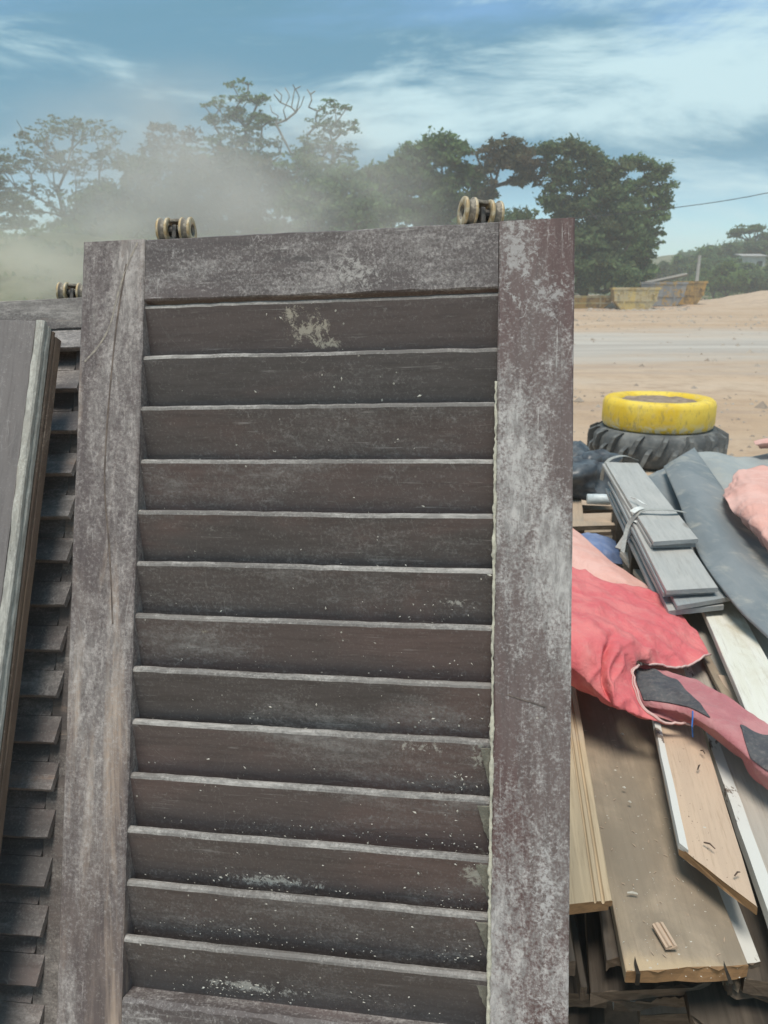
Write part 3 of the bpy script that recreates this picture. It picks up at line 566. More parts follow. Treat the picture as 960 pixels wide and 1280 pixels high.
for i, (px, py, ln) in enumerate(((784, 1116, 13), (778, 984, 4), (785, 1002, 4), (776, 917, 4))):
    p = at_z(px, py, .524); q_ = at_z(px + ln, py + 1.5, .524); mb = MB(); mb.tube([p, (p + q_) / 2 + Vector((0, .001, .001)), q_], [.0012, .0024, .0016], 5)
    tag(mb.build('splinter', M['chip']), ['long white splinter lying on the widest brown board', 'small pale crumb on the brown board, upper of the two close together', 'small pale crumb on the brown board, lower of the two close together', 'small pale crumb on the brown board nearest the tarpaulin'][i], 'splinter', 'crumbs on the widest board')
rc = random.Random(23); FPw = []; FPd = []
for _ in range(190):
    x = rc.uniform(.004, Ww - .004); y = abs(rc.gauss(.12, .2)); FPw.append(((x, y, .0045 * math.sin(y * 2.1 + 60) * 0 + .0042), rc.choice((.0005, .0007, .001, .0016)), Vector((0, 0, 1))))
flakes('sawdust', [((q[0][0], q[0][1], .004 * math.sin(q[0][1] * 2.1 + 60) + .0004), q[1], q[2]) for q in FPw], M['chip'], wb, 6)
for _ in range(60):
    x = rc.uniform(.02, Wb - .01); y = abs(rc.gauss(.15, .15)) + sk_ * x / Wb; FPd.append(((x, y, .004 * math.sin(y * 2.1 + 62) + .0004), rc.choice((.0006, .0008, .0012)), Vector((0, 0, 1))))
mbs = MB()
for _ in range(34):
    x = rc.uniform(.01, Ww - .02); y = rc.uniform(.02, .75); a_ = rc.uniform(0, 3.1); ln = rc.uniform(.003, .012); zq = .004 * math.sin(y * 2.1 + 60) + .0016
    mbs.tube([(x, y, zq), (x + ln * math.cos(a_) * .5, y + ln * math.sin(a_) * .5, zq + .0006), (x + ln * math.cos(a_), y + ln * math.sin(a_), zq)], [.0004, .0009, .0003], 4)
tag(mbs.build('wood_splinters', M['w_beige'], wb), kind='stuff')
flakes('grit', FPd, M['nail'], bb, 7)
# ------------------------------------------------------------------ cloth
def surf(rows, n=8, fold=.006, fs=9.0, seed=0, crease=0.0):
    P = [cr([at_z(*p) for p in r_], n) for r_ in rows]
    cols = [cr([P[j][i] for j in range(len(P))], n) for i in range(len(P[0]))]
    G = [[cols[i][j].copy() for i in range(len(cols))] for j in range(len(cols[0]))]
    h, w_ = len(G), len(G[0]); N_ = [[None] * w_ for _ in range(h)]
    for j in range(h):
        for i in range(w_):
            a = G[j][min(i + 1, w_ - 1)] - G[j][max(i - 1, 0)]; b_ = G[min(j + 1, h - 1)][i] - G[max(j - 1, 0)][i]
            q_ = a.cross(b_); q_ = q_.normalized() if q_.length > 1e-12 else Vector((0, 0, 1)); N_[j][i] = q_ if q_.z > 0 else -q_
    for j in range(h):
        for i in range(w_):
            p = G[j][i]; rdg = 1 - abs(mnoise.noise(Vector((p.x * fs * .8 + p.y * fs * .5, p.y * fs * .35 - p.x * fs * .3, seed)))) * 2
            rd2 = 1 - 2 * abs(mnoise.noise(Vector((p.x * fs * 1.9 - p.y * fs, p.y * fs * 1.2 + p.x * fs * .4, seed + 9)))); f_ = fold * (.5 * mnoise.noise(Vector((p.x * fs, p.y * fs * .6, seed + 5))) + 1.1 * max(0, rdg) ** 3 + .7 * max(0, rd2) ** 4)
            G[j][i] = p + N_[j][i] * f_
    return G, N_
def cloth(name, G, mat, parent=None, th=.0012):
    h, w_ = len(G), len(G[0]); mb = MB(); mb.add([p for r_ in G for p in r_], [(j * w_ + i, j * w_ + i + 1, (j + 1) * w_ + i + 1, (j + 1) * w_ + i) for j in range(h - 1) for i in range(w_ - 1)])
    o = mb.build(name, mat, parent, True); s = o.modifiers.new('thickness', 'SOLIDIFY'); s.thickness = th; s.offset = -1
    ss = o.modifiers.new('smooth', 'SUBSURF'); ss.levels = 1; ss.render_levels = 1
    return o
def cloth_mat(name, c1, c2, scale=9, weave=900, rough=.75):
    m, nt, out = newmat(name); oc = node(nt, 'TexCoord').outputs['Object']
    a = noi(nt, oc, scale, 7, .6, .4); b = noi(nt, oc, weave, 2); d = noi(nt, oc, scale * 5, 6, .7)
    c = mix(nt, sst(nt, a, .4, .62), c1, c2); c = mix(nt, mth(nt, 'MULTIPLY', sst(nt, d, .48, .7), .13), c, (.5, .4, .36))
    wr = mth(nt, 'ABSOLUTE', mth(nt, 'SUBTRACT', noi(nt, mapp(nt, oc, scale=(1, .6, .8), rot=(0, 0, R(30))), 17, 4, .5, .6), .5)); wr2 = mth(nt, 'ABSOLUTE', mth(nt, 'SUBTRACT', noi(nt, oc, 46, 3, .5, .6), .5))
    hh_ = mth(nt, 'ADD', mth(nt, 'ADD', mth(nt, 'MULTIPLY', wr, 3.0), mth(nt, 'MULTIPLY', wr2, 1.2)), mth(nt, 'ADD', mth(nt, 'MULTIPLY', b, .08), mth(nt, 'MULTIPLY', d, .2)))
    finish(nt, out, c, rough, hh_, .55, .006, .25); return m
M['red'] = cloth_mat('red_canvas', (.60, .13, .14), (.66, .19, .185)); M['redpale'] = cloth_mat('faded_red_lining', (.42, .16, .17), (.48, .22, .22))
M['pinkpale'] = cloth_mat('faded_pink_canvas', (.66, .36, .3), (.7, .42, .36)); M['patch'] = cloth_mat('dark_grey_patch', (.07, .07, .078), (.1, .098, .1), 20)
M['hem'] = cloth_mat('pale_hem', (.58, .36, .33), (.66, .46, .42)); M['blue'] = cloth_mat('blue_cloth', (.14, .2, .36), (.2, .26, .42)); M['bluestr'] = plain('blue_string', (.03, .16, .5), (.05, .2, .6), 60, .5, .1)
tr = empty('tarpaulin', at_z(760, 860, .5)); tag(tr, 'bright red tarpaulin slumped over the boards, pale hem and dark patches', 'tarpaulin', 'cloths thrown over the pile')
inv = tr.matrix_world.inverted()
def loc(G): return [[inv @ p for p in r_] for r_ in G]
rows = [[(650, 676, .64), (690, 695, .65), (740, 722, .645), (800, 738, .63), (850, 768, .615), (887, 820, .60)],
        [(650, 720, .73), (690, 735, .73), (735, 752, .715), (785, 776, .69), (828, 800, .66), (850, 836, .625)],
        [(650, 765, .77), (690, 780, .765), (728, 790, .76), (765, 805, .735), (790, 818, .70), (799, 829, .665)],
        [(650, 810, .72), (690, 818, .725), (725, 832, .72), (752, 842, .70), (774, 846, .69), (788, 848, .67)],
        [(650, 838, .64), (690, 846, .645), (728, 862, .655), (762, 880, .65), (790, 890, .64), (812, 894, .63)],
        [(650, 846, .595), (690, 854, .597), (730, 870, .60), (770, 888, .605), (816, 903, .605), (866, 914, .605)]]
G, N_ = surf(rows, 15, .011, 10, 3)
for j in range(len(G)):            # a sharp tuck running down the front
    for i in range(len(G[0])):
        sx_ = i / (len(G[0]) - 1) * 5; sy_ = j / (len(G) - 1) * 5
        G[j][i] -= N_[j][i] * .022 * math.exp(-((sx_ - 3.0 - .12 * (sy_ - 3)) / .10) ** 2) * ssp((sy_ - 1.6) / .8) * ssp((4.9 - sy_) / .7)
        G[j][i] += N_[j][i] * .010 * math.exp(-((sx_ - 3.22) / .16) ** 2) * ssp((sy_ - 1.6) / .8)
        G[j][i] -= N_[j][i] * .014 * math.exp(-((sy_ - 1.45 - .25 * math.sin(sx_ * 1.7)) / .13) ** 2) * ssp((sx_ - 1.2) / .8) * ssp((4.4 - sx_) / .6)
main = cloth('canvas', loc(G), M['red'], tr)
edge = [G[j][-1] for j in range(len(G))]
mb = MB(); mb.tube([inv @ (p + Vector((.001, 0, .001))) for p in edge], .0028, 6); mb.build('hem', M['hem'], tr, True)
e2 = [G[j][-2] * .4 + G[j][-3] * .6 + Vector((0, 0, .002)) for j in range(len(G) // 2, len(G))]
mb = MB(); mb.tube([inv @ p for p in e2], .0014, 6); mb.build('hem', M['hem'], tr, True)
rowsT = [[(798, 832, .632), (850, 843, .63), (900, 868, .645), (960, 906, .655), (1020, 940, .65)],
         [(793, 850, .64), (842, 862, .645), (896, 895, .66), (952, 940, .66), (1010, 975, .65)],
         [(800, 872, .632), (850, 888, .64), (900, 918, .65), (950, 962, .645), (1000, 1000, .63)],
         [(815, 893, .605), (862, 909, .605), (905, 936, .60), (948, 980, .595), (990, 1018, .59)]]
GT, NT_ = surf(rowsT, 13, .008, 9, 8)
cloth('lining', loc(GT), M['redpale'], tr)
def subpatch(GT, NT_, poly, off, name):
    h, w_ = len(GT) - 1, len(GT[0]) - 1; n_ = 14; out_ = []
    for j in range(n_ + 1):
        row = []
        for i in range(n_ + 1):
            s_, t_ = i / n_, j / n_
            a = [poly[0][k] * (1 - s_) + poly[1][k] * s_ for k in (0, 1)]; b_ = [poly[3][k] * (1 - s_) + poly[2][k] * s_ for k in (0, 1)]
            q_ = [a[k] * (1 - t_) + b_[k] * t_ for k in (0, 1)]; fi, fj = q_[0] * w_, q_[1] * h; i0, j0 = min(w_ - 1, int(fi)), min(h - 1, int(fj)); fx, fy = fi - i0, fj - j0
            f = lambda A: (A[j0][i0] * (1 - fx) + A[j0][i0 + 1] * fx) * (1 - fy) + (A[j0 + 1][i0] * (1 - fx) + A[j0 + 1][i0 + 1] * fx) * fy
            row.append(inv @ (f(GT) + f(NT_) * off))
        out_.append(row)
    return cloth(name, out_, M['patch'], tr, .001)
subpatch(GT, NT_, [(.0, .08), (.26, .16), (.47, .5), (.02, .72)], .003, 'patch')
subpatch(GT, NT_, [(.62, .25), (.86, .06), (.98, .55), (.70, .60)], .003, 'patch')
st = at_z(866, 876, .66); mb = MB(); mb.tube([st, at_z(866, 895, .655), at_z(865, 908, .635), at_z(866, 921, .60)], .0016, 5); tag(mb.build('string', M['bluestr']), 'short blue string hanging over the tarpaulin edge', 'string')
rowsP = [[(650, 610, .60), (690, 640, .60), (725, 668, .60), (762, 700, .60), (812, 738, .59), (868, 790, .57)],
         [(650, 640, .64), (690, 668, .64), (728, 692, .64), (768, 718, .63), (815, 752, .61), (862, 796, .58)],
         [(650, 690, .61), (690, 706, .61), (732, 722, .615), (778, 742, .60), (822, 770, .585), (855, 800, .57)]]
GP, NP = surf(rowsP, 8, .006, 8, 14)
pc = empty('cloth', at_z(770, 730, .5)); tag(pc, 'faded pale pink cloth behind the bright red tarpaulin', 'cloth', 'cloths thrown over the pile'); inv = pc.matrix_world.inverted()
cloth('fabric', loc(GP), M['pinkpale'], pc)
mb = MB(); k_ = [at_z(*p) for p in ((806, 742, .625), (818, 746, .624), (826, 762, .612), (814, 757, .616))]; mb.add([inv @ (p + Vector((0, 0, .004))) for p in k_] + [inv @ p for p in k_], [(0, 1, 2, 3), (0, 1, 5, 4), (1, 2, 6, 5), (2, 3, 7, 6), (3, 0, 4, 7)]); mb.build('patch', M['patch'], pc)
def onecloth(name, label, rows, mat, fold, fs, seed, n=7):
    GG, _ = surf(rows, n, fold, fs, seed); e = empty(name, GG[-1][0]); global inv; inv = e.matrix_world.inverted()
    o = cloth('fabric', loc(GG), mat, e); tag(e, label, 'cloth', 'cloths thrown over the pile'); return e
onecloth('cloth', 'crumpled faded blue cloth left of the grey bundle', [[(722, 668, .44), (745, 667, .45), (768, 676, .42)], [(724, 682, .49), (750, 684, .50), (775, 690, .45)], [(728, 702, .45), (755, 704, .45), (779, 706, .42)]], M['blue'], .006, 14, 21)
onecloth('cloth', 'dusty pink cloth heaped on the dark sheet at the right edge', [[(905, 620, .70), (925, 592, .71), (960, 586, .72), (1010, 600, .70)], [(912, 632, .76), (935, 622, .80), (965, 630, .80), (1015, 650, .78)], [(925, 652, .74), (945, 660, .78), (970, 680, .78), (1020, 700, .75)], [(940, 668, .70), (958, 690, .70), (980, 715, .70), (1025, 730, .70)]], M['pinkpale'], .016, 8, 25, 12)
onecloth('cloth', 'small pink rag at the right edge behind the grey sheets', [[(942, 552, .66), (960, 549, .68), (990, 552, .66)], [(944, 556, .69), (962, 554, .72), (992, 557, .70)], [(950, 561, .65), (966, 561, .66), (995, 563, .64)]], M['pinkpale'], .006, 11, 27)
onecloth('cloth', 'red rag wedged between the grey bundle and the dark sheet', [[(888, 690, .60), (893, 692, .60)], [(897, 716, .60), (904, 716, .60)], [(908, 746, .58), (916, 746, .58)]], M['red'], .003, 14, 29)
# ------------------------------------------------------------------ dark sheets and tied bundle
def sheet_mat(name, c1, c2, dust):
    m, nt, out = newmat(name); oc = node(nt, 'TexCoord').outputs['Object']; a = noi(nt, mapp(nt, oc, scale=(1, .5, 1)), 4, 8, .65, .5); b = noi(nt, mapp(nt, oc, scale=(1, .08, 1), rot=(0, 0, R(-35))), 60, 5, .7)
    c = mix(nt, sst(nt, a, .4, .6), c1, c2); c = mix(nt, mth(nt, 'MULTIPLY', sst(nt, b, .5, .75), .35), c, dust); c = mix(nt, mth(nt, 'MULTIPLY', sst(nt, noi(nt, oc, 6, 7, .65), .52, .66), .7), c, dust)
    finish(nt, out, c, .6, mth(nt, 'ADD', a, b), .12, .003, .4); return m
M['slate'] = sheet_mat('slate_sheet', (.16, .18, .19), (.21, .225, .23), (.36, .345, .30)); M['slate2'] = sheet_mat('pale_slate_sheet', (.29, .305, .30), (.35, .36, .345), (.36, .35, .31))
M['pvc'] = rawwood('grey_lining_board', (.42, .41, .385), (.37, .365, .345), (.45, .435, .405), .5, .68, rough=.55); M['pvc2'] = rawwood('slate_lining_board', (.27, .285, .29), (.3, .315, .315), (.36, .355, .335), .5, .68, rough=.5)
def sheet(name, label, rows, mat, fold, fs, seed, th):
    GG, _ = surf(rows, 7, fold, fs, seed); e0 = GG[-1][0]; mb = MB(); w_ = len(GG[0]); h = len(GG)
    mb.add([p - e0 for r_ in GG for p in r_], [(j * w_ + i, j * w_ + i + 1, (j + 1) * w_ + i + 1, (j + 1) * w_ + i) for j in range(h - 1) for i in range(w_ - 1)])
    o = mb.build(name, mat, None, True); o.location = e0; s = o.modifiers.new('thickness', 'SOLIDIFY'); s.thickness = th; s.offset = -1
    b = o.modifiers.new('edge', 'BEVEL'); b.width = .003; b.segments = 1; b.limit_method = 'ANGLE'
    return tag(o, label, 'sheet', 'grey sheets on the far end of the pile')
sheet('rubber_sheet', 'pale grey crumpled sheet lying farthest back behind the slate sheet', [[(868, 570, .60), (892, 566, .62), (925, 574, .60), (965, 566, .60), (1010, 568, .6)], [(880, 592, .62), (905, 588, .64), (940, 598, .61), (975, 592, .62), (1020, 600, .61)], [(900, 640, .60), (925, 640, .60), (955, 650, .60), (990, 650, .60), (1040, 660, .6)]], M['slate2'], .010, 4, 31, .006)
sheet('rubber_sheet', 'small slate blue sheet tucked between bundle and large slate sheet', [[(806, 596, .60), (832, 584, .61)], [(836, 640, .60), (856, 640, .6)], [(880, 720, .585), (890, 720, .585)]], M['slate'], .004, 5, 32, .008)
sheet('rubber_sheet', 'large slate grey sheet with rounded top, slanting down to the right edge', [[(829, 583, .655), (848, 571, .69), (868, 559, .66)], [(846, 622, .68), (872, 612, .715), (897, 600, .67)], [(872, 690, .69), (904, 672, .72), (935, 655, .68)], [(915, 750, .685), (952, 728, .70), (988, 706, .67)], [(968, 802, .67), (1004, 776, .68), (1040, 752, .66)]], M['slate'], .0015, 4, 33, .012)
bn = empty('board_bundle', at_z(817, 677, .50)); tag(bn, 'bundle of grey lining boards stacked in steps and tied with straps', 'bundle')
binv = bn.matrix_world.inverted()
def bpart(NL, NR, FL, z0, z1, T, mat, seed):
    o, a, b_, mw = board('lining_board', None, NL, NR, FL, z0, z1, T, [M[mat], M['pvc2']], seed, warp=.003, ragged=.001)
    o.parent = bn; o.matrix_parent_inverse = Matrix.Identity(4); o.matrix_basis = binv @ mw; return o
bpart((817, 677), (873, 674), (757, 577), .735, .735, .014, 'pvc', 91)
bpart((814, 680), (870, 678), (753, 580), .718, .718, .014, 'pvc', 92)
bpart((833, 737), (898, 733), (764, 600), .700, .70, .014, 'pvc', 93)
bpart((829, 740), (894, 737), (760, 602), .683, .683, .014, 'pvc2', 94)
bpart((846, 758), (913, 747), (770, 606), .665, .665, .014, 'pvc2', 95)
bpart((836, 765), (905, 757), (762, 612), .645, .645, .016, 'pvc', 96)
bpart((822, 752), (890, 752), (757, 610), .622, .622, .018, 'pvc2', 97)
bpart((828, 758), (898, 757), (760, 612), .600, .60, .018, 'pvc', 98)
M['strap'] = plain('grey_strap', (.3, .3, .28), (.4, .4, .37), 60, .6, .2); M['tape'] = plain('white_tape', (.6, .6, .57), (.7, .7, .67), 40, .6, .2)
def strap(pts, wd, name, mat):
    mb = MB(); P = cr([at_z(*p) for p in pts], 5); vs = []; ax = Vector((-.28, .96, 0)).normalized()
    for p in P: vs += [binv @ (p - ax * wd), binv @ (p + ax * wd)]
    mb.add(vs, [(2 * i, 2 * i + 1, 2 * i + 3, 2 * i + 2) for i in range(len(P) - 1)]); o = mb.build(name, mat, bn); s = o.modifiers.new('thickness', 'SOLIDIFY'); s.thickness = .002
strap([(778, 690, .62), (784, 660, .68), (795, 643, .735), (806, 637, .752), (835, 637, .756), (856, 640, .742)], .012, 'strap', M['strap'])
strap([(752, 600, .62), (755, 585, .70), (763, 574, .745), (780, 570, .765), (796, 575, .74)], .014, 'strap', M['strap'])
strap([(790, 622, .75), (797, 624, .757), (805, 630, .757)], .018, 'tape_end', M['tape'])
strap([(790, 640, .742), (796, 636, .752), (803, 634, .756)], .016, 'tape_end', M['tape'])
strap([(793, 652, .71), (796, 647, .72), (799, 646, .725)], .02, 'tape_end', M['tape'])
board('lath', 'grey metal strip slanting under the straps of the bundle', (768, 684), (776, 686), (792, 648), .60, .70, .006, 'pvc', 99, 'enddark', cat='strip', group=None)
# ------------------------------------------------------------------ pallet, bag, litter
pl = empty('pallet', at_z(752, 650, .0)); pinv = pl.matrix_world.inverted(); tag(pl, 'broken pale wooden pallet showing between the shutter and the grey bundle', 'pallet')
def pb(name, NL, NR, FL, z, T, seed, mat='w_pallet'):
    o, a, b_, mw = board(name, None, NL, NR, FL, z, z, T, mat, seed, 'enddark', warp=.001)
    o.parent = pl; o.matrix_parent_inverse = Matrix.Identity(4); o.matrix_basis = pinv @ mw
pb('deck_board', (660, 622), (790, 616), (660, 612), .36, .022, 1)
pb('deck_board', (660, 660), (795, 656), (660, 648), .36, .022, 2)
pb('deck_board', (660, 692), (800, 690), (660, 680), .36, .022, 3)
pb('deck_board', (660, 605), (790, 601), (660, 597), .36, .022, 8)
pb('bearer', (716, 658), (731, 658), (712, 604), .337, .08, 4)
pb('bearer', (786, 664), (802, 664), (772, 604), .337, .08, 5)
pb('deck_board', (660, 640), (790, 636), (660, 628), .25, .02, 6, 'w_brown'); pb('deck_board', (660, 668), (800, 664), (660, 656), .25, .02, 7, 'w_brown')
for i, (x, y) in enumerate(((722, 660), (794, 664), (716, 612), (778, 612))):
    p = at_z(x, y, .25); mb = MB(); mb.box(-.045, .045, -.05, .05, 0, .236); o = mb.build('block', M['w_pallet'], pl); o.location = pinv @ Vector((p.x, p.y, 0.0))
def lump(name, label, cat, px, py, z, sx, sy, sz, mat, seed, fold=.25, group=None, base=None):
    bm = bmesh.new(); bmesh.ops.create_icosphere(bm, subdivisions=4, radius=1)
    for v in bm.verts:
        d = v.co.normalized(); rdg = 1 - abs(mnoise.noise(d * 1.9 + Vector((seed, 0, 0)))) * 2; k = 1 + fold * (mnoise.noise(d * 1.4 + Vector((0, seed, 0))) + .5 * rdg + .25 * (1 - 2 * abs(mnoise.noise(d * 4 + Vector((0, 0, seed))))))
        v.co = Vector((d.x * sx * k, d.y * sy * k, max(-.55 * sz, d.z * sz * k)))
    mb = MB(); mb.addbm(bm); o = mb.build(name, mat, None, True); p = at_z(px, py, z); o.location = p; return tag(o, label, cat, group)
M['bag'] = plain('black_plastic', (.045, .052, .062), (.1, .11, .12), 14, .42, .2, fine=90, spec=.5)
lump('plastic_bag', 'crumpled dark blue-grey plastic bag behind the pallet beside the shutter', 'bag', 728, 588, .45, .17, .16, .12, M['bag'], 3.3, .6)
lump('plastic_bag', 'black plastic bag half hidden behind the edge of the shutter', 'bag', 706, 600, .42, .2, .18, .14, M['bag'], 8.1, .6)
M['bottle'] = plain('pale_plastic', (.5, .55, .56), (.6, .64, .64), 20, .35, .05)
p = at_z(738, 628, .385); mb = MB(); mb.lathe([(0, .001), (0, .03), (.12, .032), (.16, .014), (.20, .013), (.20, .001)], 12); o = mb.build('plastic_bottle', M['bottle'], None, True); o.location = p + Vector((-.02, 0, .02)); o.rotation_euler = (0, 0, R(-6)); tag(o, 'pale crushed plastic bottle lying on the pallet', 'bottle')
mb = MB(); rr_ = random.Random(5)
for i in range(900):      # stones and crumbs trodden into the yard
    x, y = rr_.uniform(.4, 5.5), rr_.uniform(2.2, 13); s = rr_.choice((.008, .012, .02, .03)) * rr_.uniform(.6, 1.3); z = ground_z(x, y)
    mb.add([(x + s * rr_.uniform(.7, 1.2) * a, y + s * rr_.uniform(.7, 1.2) * b_, z + s * c_) for a, b_, c_ in ((1, 0, 0), (-1, 0, 0), (0, 1, 0), (0, -1, 0), (0, 0, .8), (0, 0, -.5))], [(0, 2, 4), (2, 1, 4), (1, 3, 4), (3, 0, 4), (2, 0, 5), (1, 2, 5), (3, 1, 5), (0, 3, 5)])
for i in range(1500):
    x, y = rr_.uniform(1, 24), rr_.uniform(9, 48); s = rr_.choice((.02, .03, .04, .06, .1)) * rr_.uniform(.6, 1.3); z = ground_z(x, y)
    mb.add([(x + s * rr_.uniform(.7, 1.2) * a, y + s * rr_.uniform(.7, 1.2) * b_, z + s * c_) for a, b_, c_ in ((1, 0, 0), (-1, 0, 0), (0, 1, 0), (0, -1, 0), (0, 0, .8), (0, 0, -.5))], [(0, 2, 4), (2, 1, 4), (1, 3, 4), (3, 0, 4), (2, 0, 5), (1, 2, 5), (3, 1, 5), (0, 3, 5)])
M['stone'] = plain('stones', (.3, .24, .19), (.42, .36, .3), 3, .9, .2); tag(mb.build('gravel', M['stone']), 'loose stones and crumbs scattered over the dirt yard', 'gravel', kind='stuff')
# ------------------------------------------------------------------ tyres
M['rubber'] = plain('dusty_rubber', (.085, .09, .092), (.19, .192, .185), 5, .8, .3, lo=.42, hi=.66, fine=40, bd=.01); M['soil'] = plain('soil_fill', (.25, .19, .14), (.36, .28, .21), 9, .95, .8, fine=60, bd=.03)
m, nt, out = newmat('yellow_paint'); oc = node(nt, 'TexCoord').outputs['Object']; sp_ = node(nt, 'SeparateXYZ', {0: oc})
c = mix(nt, sst(nt, noi(nt, oc, 3, 6, .6), .4, .6), (.70, .47, .03), (.76, .56, .08)); c = mix(nt, mth(nt, 'MULTIPLY', sst(nt, noi(nt, mapp(nt, oc, scale=(1, 1, .5)), 9, 7, .7, .5), .52, .66), .6), c, (.6, .46, .2))
wear = mth(nt, 'MULTIPLY', sst(nt, sp_.outputs[2], .015, .12, 1.0, 0.0), sst(nt, noi(nt, oc, 14, 5, .7, .5), .46, .58)); c = mix(nt, wear, c, (.62, .58, .42)); c = mix(nt, mth(nt, 'MULTIPLY', sst(nt, noi(nt, mapp(nt, oc, scale=(1, 1, .4)), 22, 6, .75), .52, .66), .6), c, (.3, .23, .1))
finish(nt, out, c, .6, noi(nt, oc, 20, 6, .7), .25, .01, .35); M['yellow'] = m
TC = at_z(822, 553, .17); TC = Vector((TC.x, TC.y + .05, 0))
bt = empty('tyre', TC); tag(bt, 'large black tractor tyre lying flat under the yellow one', 'tyre', 'stacked tyres in the yard')
def tyre_body(R_, h, hole, b):
    mb = MB(); prof = [(0.03, hole), (0, hole + .06), (0, R_ - b * 1.4), (h * .07, R_ - b * .5), (h * .2, R_), (h * .8, R_), (h * .93, R_ - b * .5), (h, R_ - b * 1.4), (h, hole + .06), (h - .03, hole)]
    mb.lathe(prof, 72, 'z'); return mb
RB, HB = .575, .31
tyre_body(RB, HB, .32, .06).build('carcass', M['rubber'], bt, True)
lug = MB(); sec = [(RB - .02, .00), (RB + .045, .035), (RB + .05, .09), (RB + .048, .16), (RB + .02, .20)]
vs = []
for k, (r_, z_) in enumerate(sec):
    t = k / 4; ang = -.10 + .16 * t
    for da in (-.034, .034):
        for rr2 in (RB - .05, r_): vs.append((rr2 * math.cos(ang + da), rr2 * math.sin(ang + da), z_))
lug.add(vs, [(4 * k + a, 4 * k + b_, 4 * k + 4 + b_, 4 * k + 4 + a) for k in range(4) for a, b_ in ((0, 1), (1, 3), (3, 2), (2, 0))] + [(0, 1, 3, 2), (16, 17, 19, 18)]); lm = lug.mesh('lug'); lm.materials.append(M['rubber'])
lug2 = MB(); lug2.add([(x, -y, HB - z_) for (x, y, z_) in vs], lug.f); lm2 = lug2.mesh('lug'); lm2.materials.append(M['rubber'])
for k in range(34):
    o = link('lug', lm if k % 2 else lm2, None, bt); o.rotation_euler = (0, 0, 2 * math.pi * k / 34)
YT = empty('tyre', TC + Vector((.0, .02, HB + .002))); tag(YT, 'yellow painted tyre filled with soil, lying on the black tyre', 'tyre', 'stacked tyres in the yard')
tyre_body(.500, .27, .335, .026).build('carcass', M['yellow'], YT, True)
mb = MB(); n_ = 40; mb.add([(0, 0, .247)] + [(r_ * math.cos(2 * math.pi * k / n_), r_ * math.sin(2 * math.pi * k / n_), .240 + .014 * mnoise.noise(Vector((k * .9, r_ * 9, 0)))) for r_ in (.15, .26, .345) for k in range(n_)],
       [(0, 1 + k, 1 + (k + 1) % n_) for k in range(n_)] + [(1 + j * n_ + k, 1 + j * n_ + (k + 1) % n_, 1 + (j + 1) * n_ + (k + 1) % n_, 1 + (j + 1) * n_ + k) for j in range(2) for k in range(n_)]); mb.build('soil', M['soil'], YT, True)

# ------------------------------------------------------------------ trees
def leaf_mat(name, dark, light, brown, bl=.08):
    m, nt, out = newmat(name); oc = node(nt, 'TexCoord').outputs['Object']
    ri = node(nt, 'NewGeometry').outputs['Random Per Island']
    c = mix(nt, ri, dark, light); c = mix(nt, mth(nt, 'MULTIPLY', sst(nt, noi(nt, oc, .55, 4, .6), .47, .62), bl), c, brown)
    d = node(nt, 'BsdfDiffuse', {'Color': c}); t = node(nt, 'BsdfTranslucent', {'Color': c})
    mx = node(nt, 'MixShader', {0: .5}); nt.links.new(d.outputs[0], mx.inputs[1]); nt.links.new(t.outputs[0], mx.inputs[2]); nt.links.new(mx.outputs[0], out.inputs[0]); return m
M['leaf_g'] = leaf_mat('leaves_green', (.09, .145, .058), (.2, .3, .125), (.1, .11, .05), .5)
M['leaf_d'] = leaf_mat('leaves_dark', (.085, .125, .06), (.18, .25, .12), (.13, .11, .065), .45)
M['leaf_b'] = leaf_mat('leaves_brownish', (.085, .088, .05), (.18, .175, .1), (.15, .105, .07), .7)
M['leaf_a'] = leaf_mat('leaves_acacia', (.075, .105, .05), (.16, .21, .095), (.09, .09, .045), .5)
M['leaf_y'] = leaf_mat('leaves_bright', (.085, .14, .04), (.18, .27, .08), (.12, .13, .05), .4)
M['bark'] = plain('bark', (.09, .075, .06), (.15, .13, .105), 3, .9, .5, stretch=(1, 1, .3), fine=20, bd=.05)
M['bark_pale'] = plain('bark_pale', (.2, .18, .15), (.28, .25, .21), 3, .9, .5, stretch=(1, 1, .3), fine=20, bd=.05)
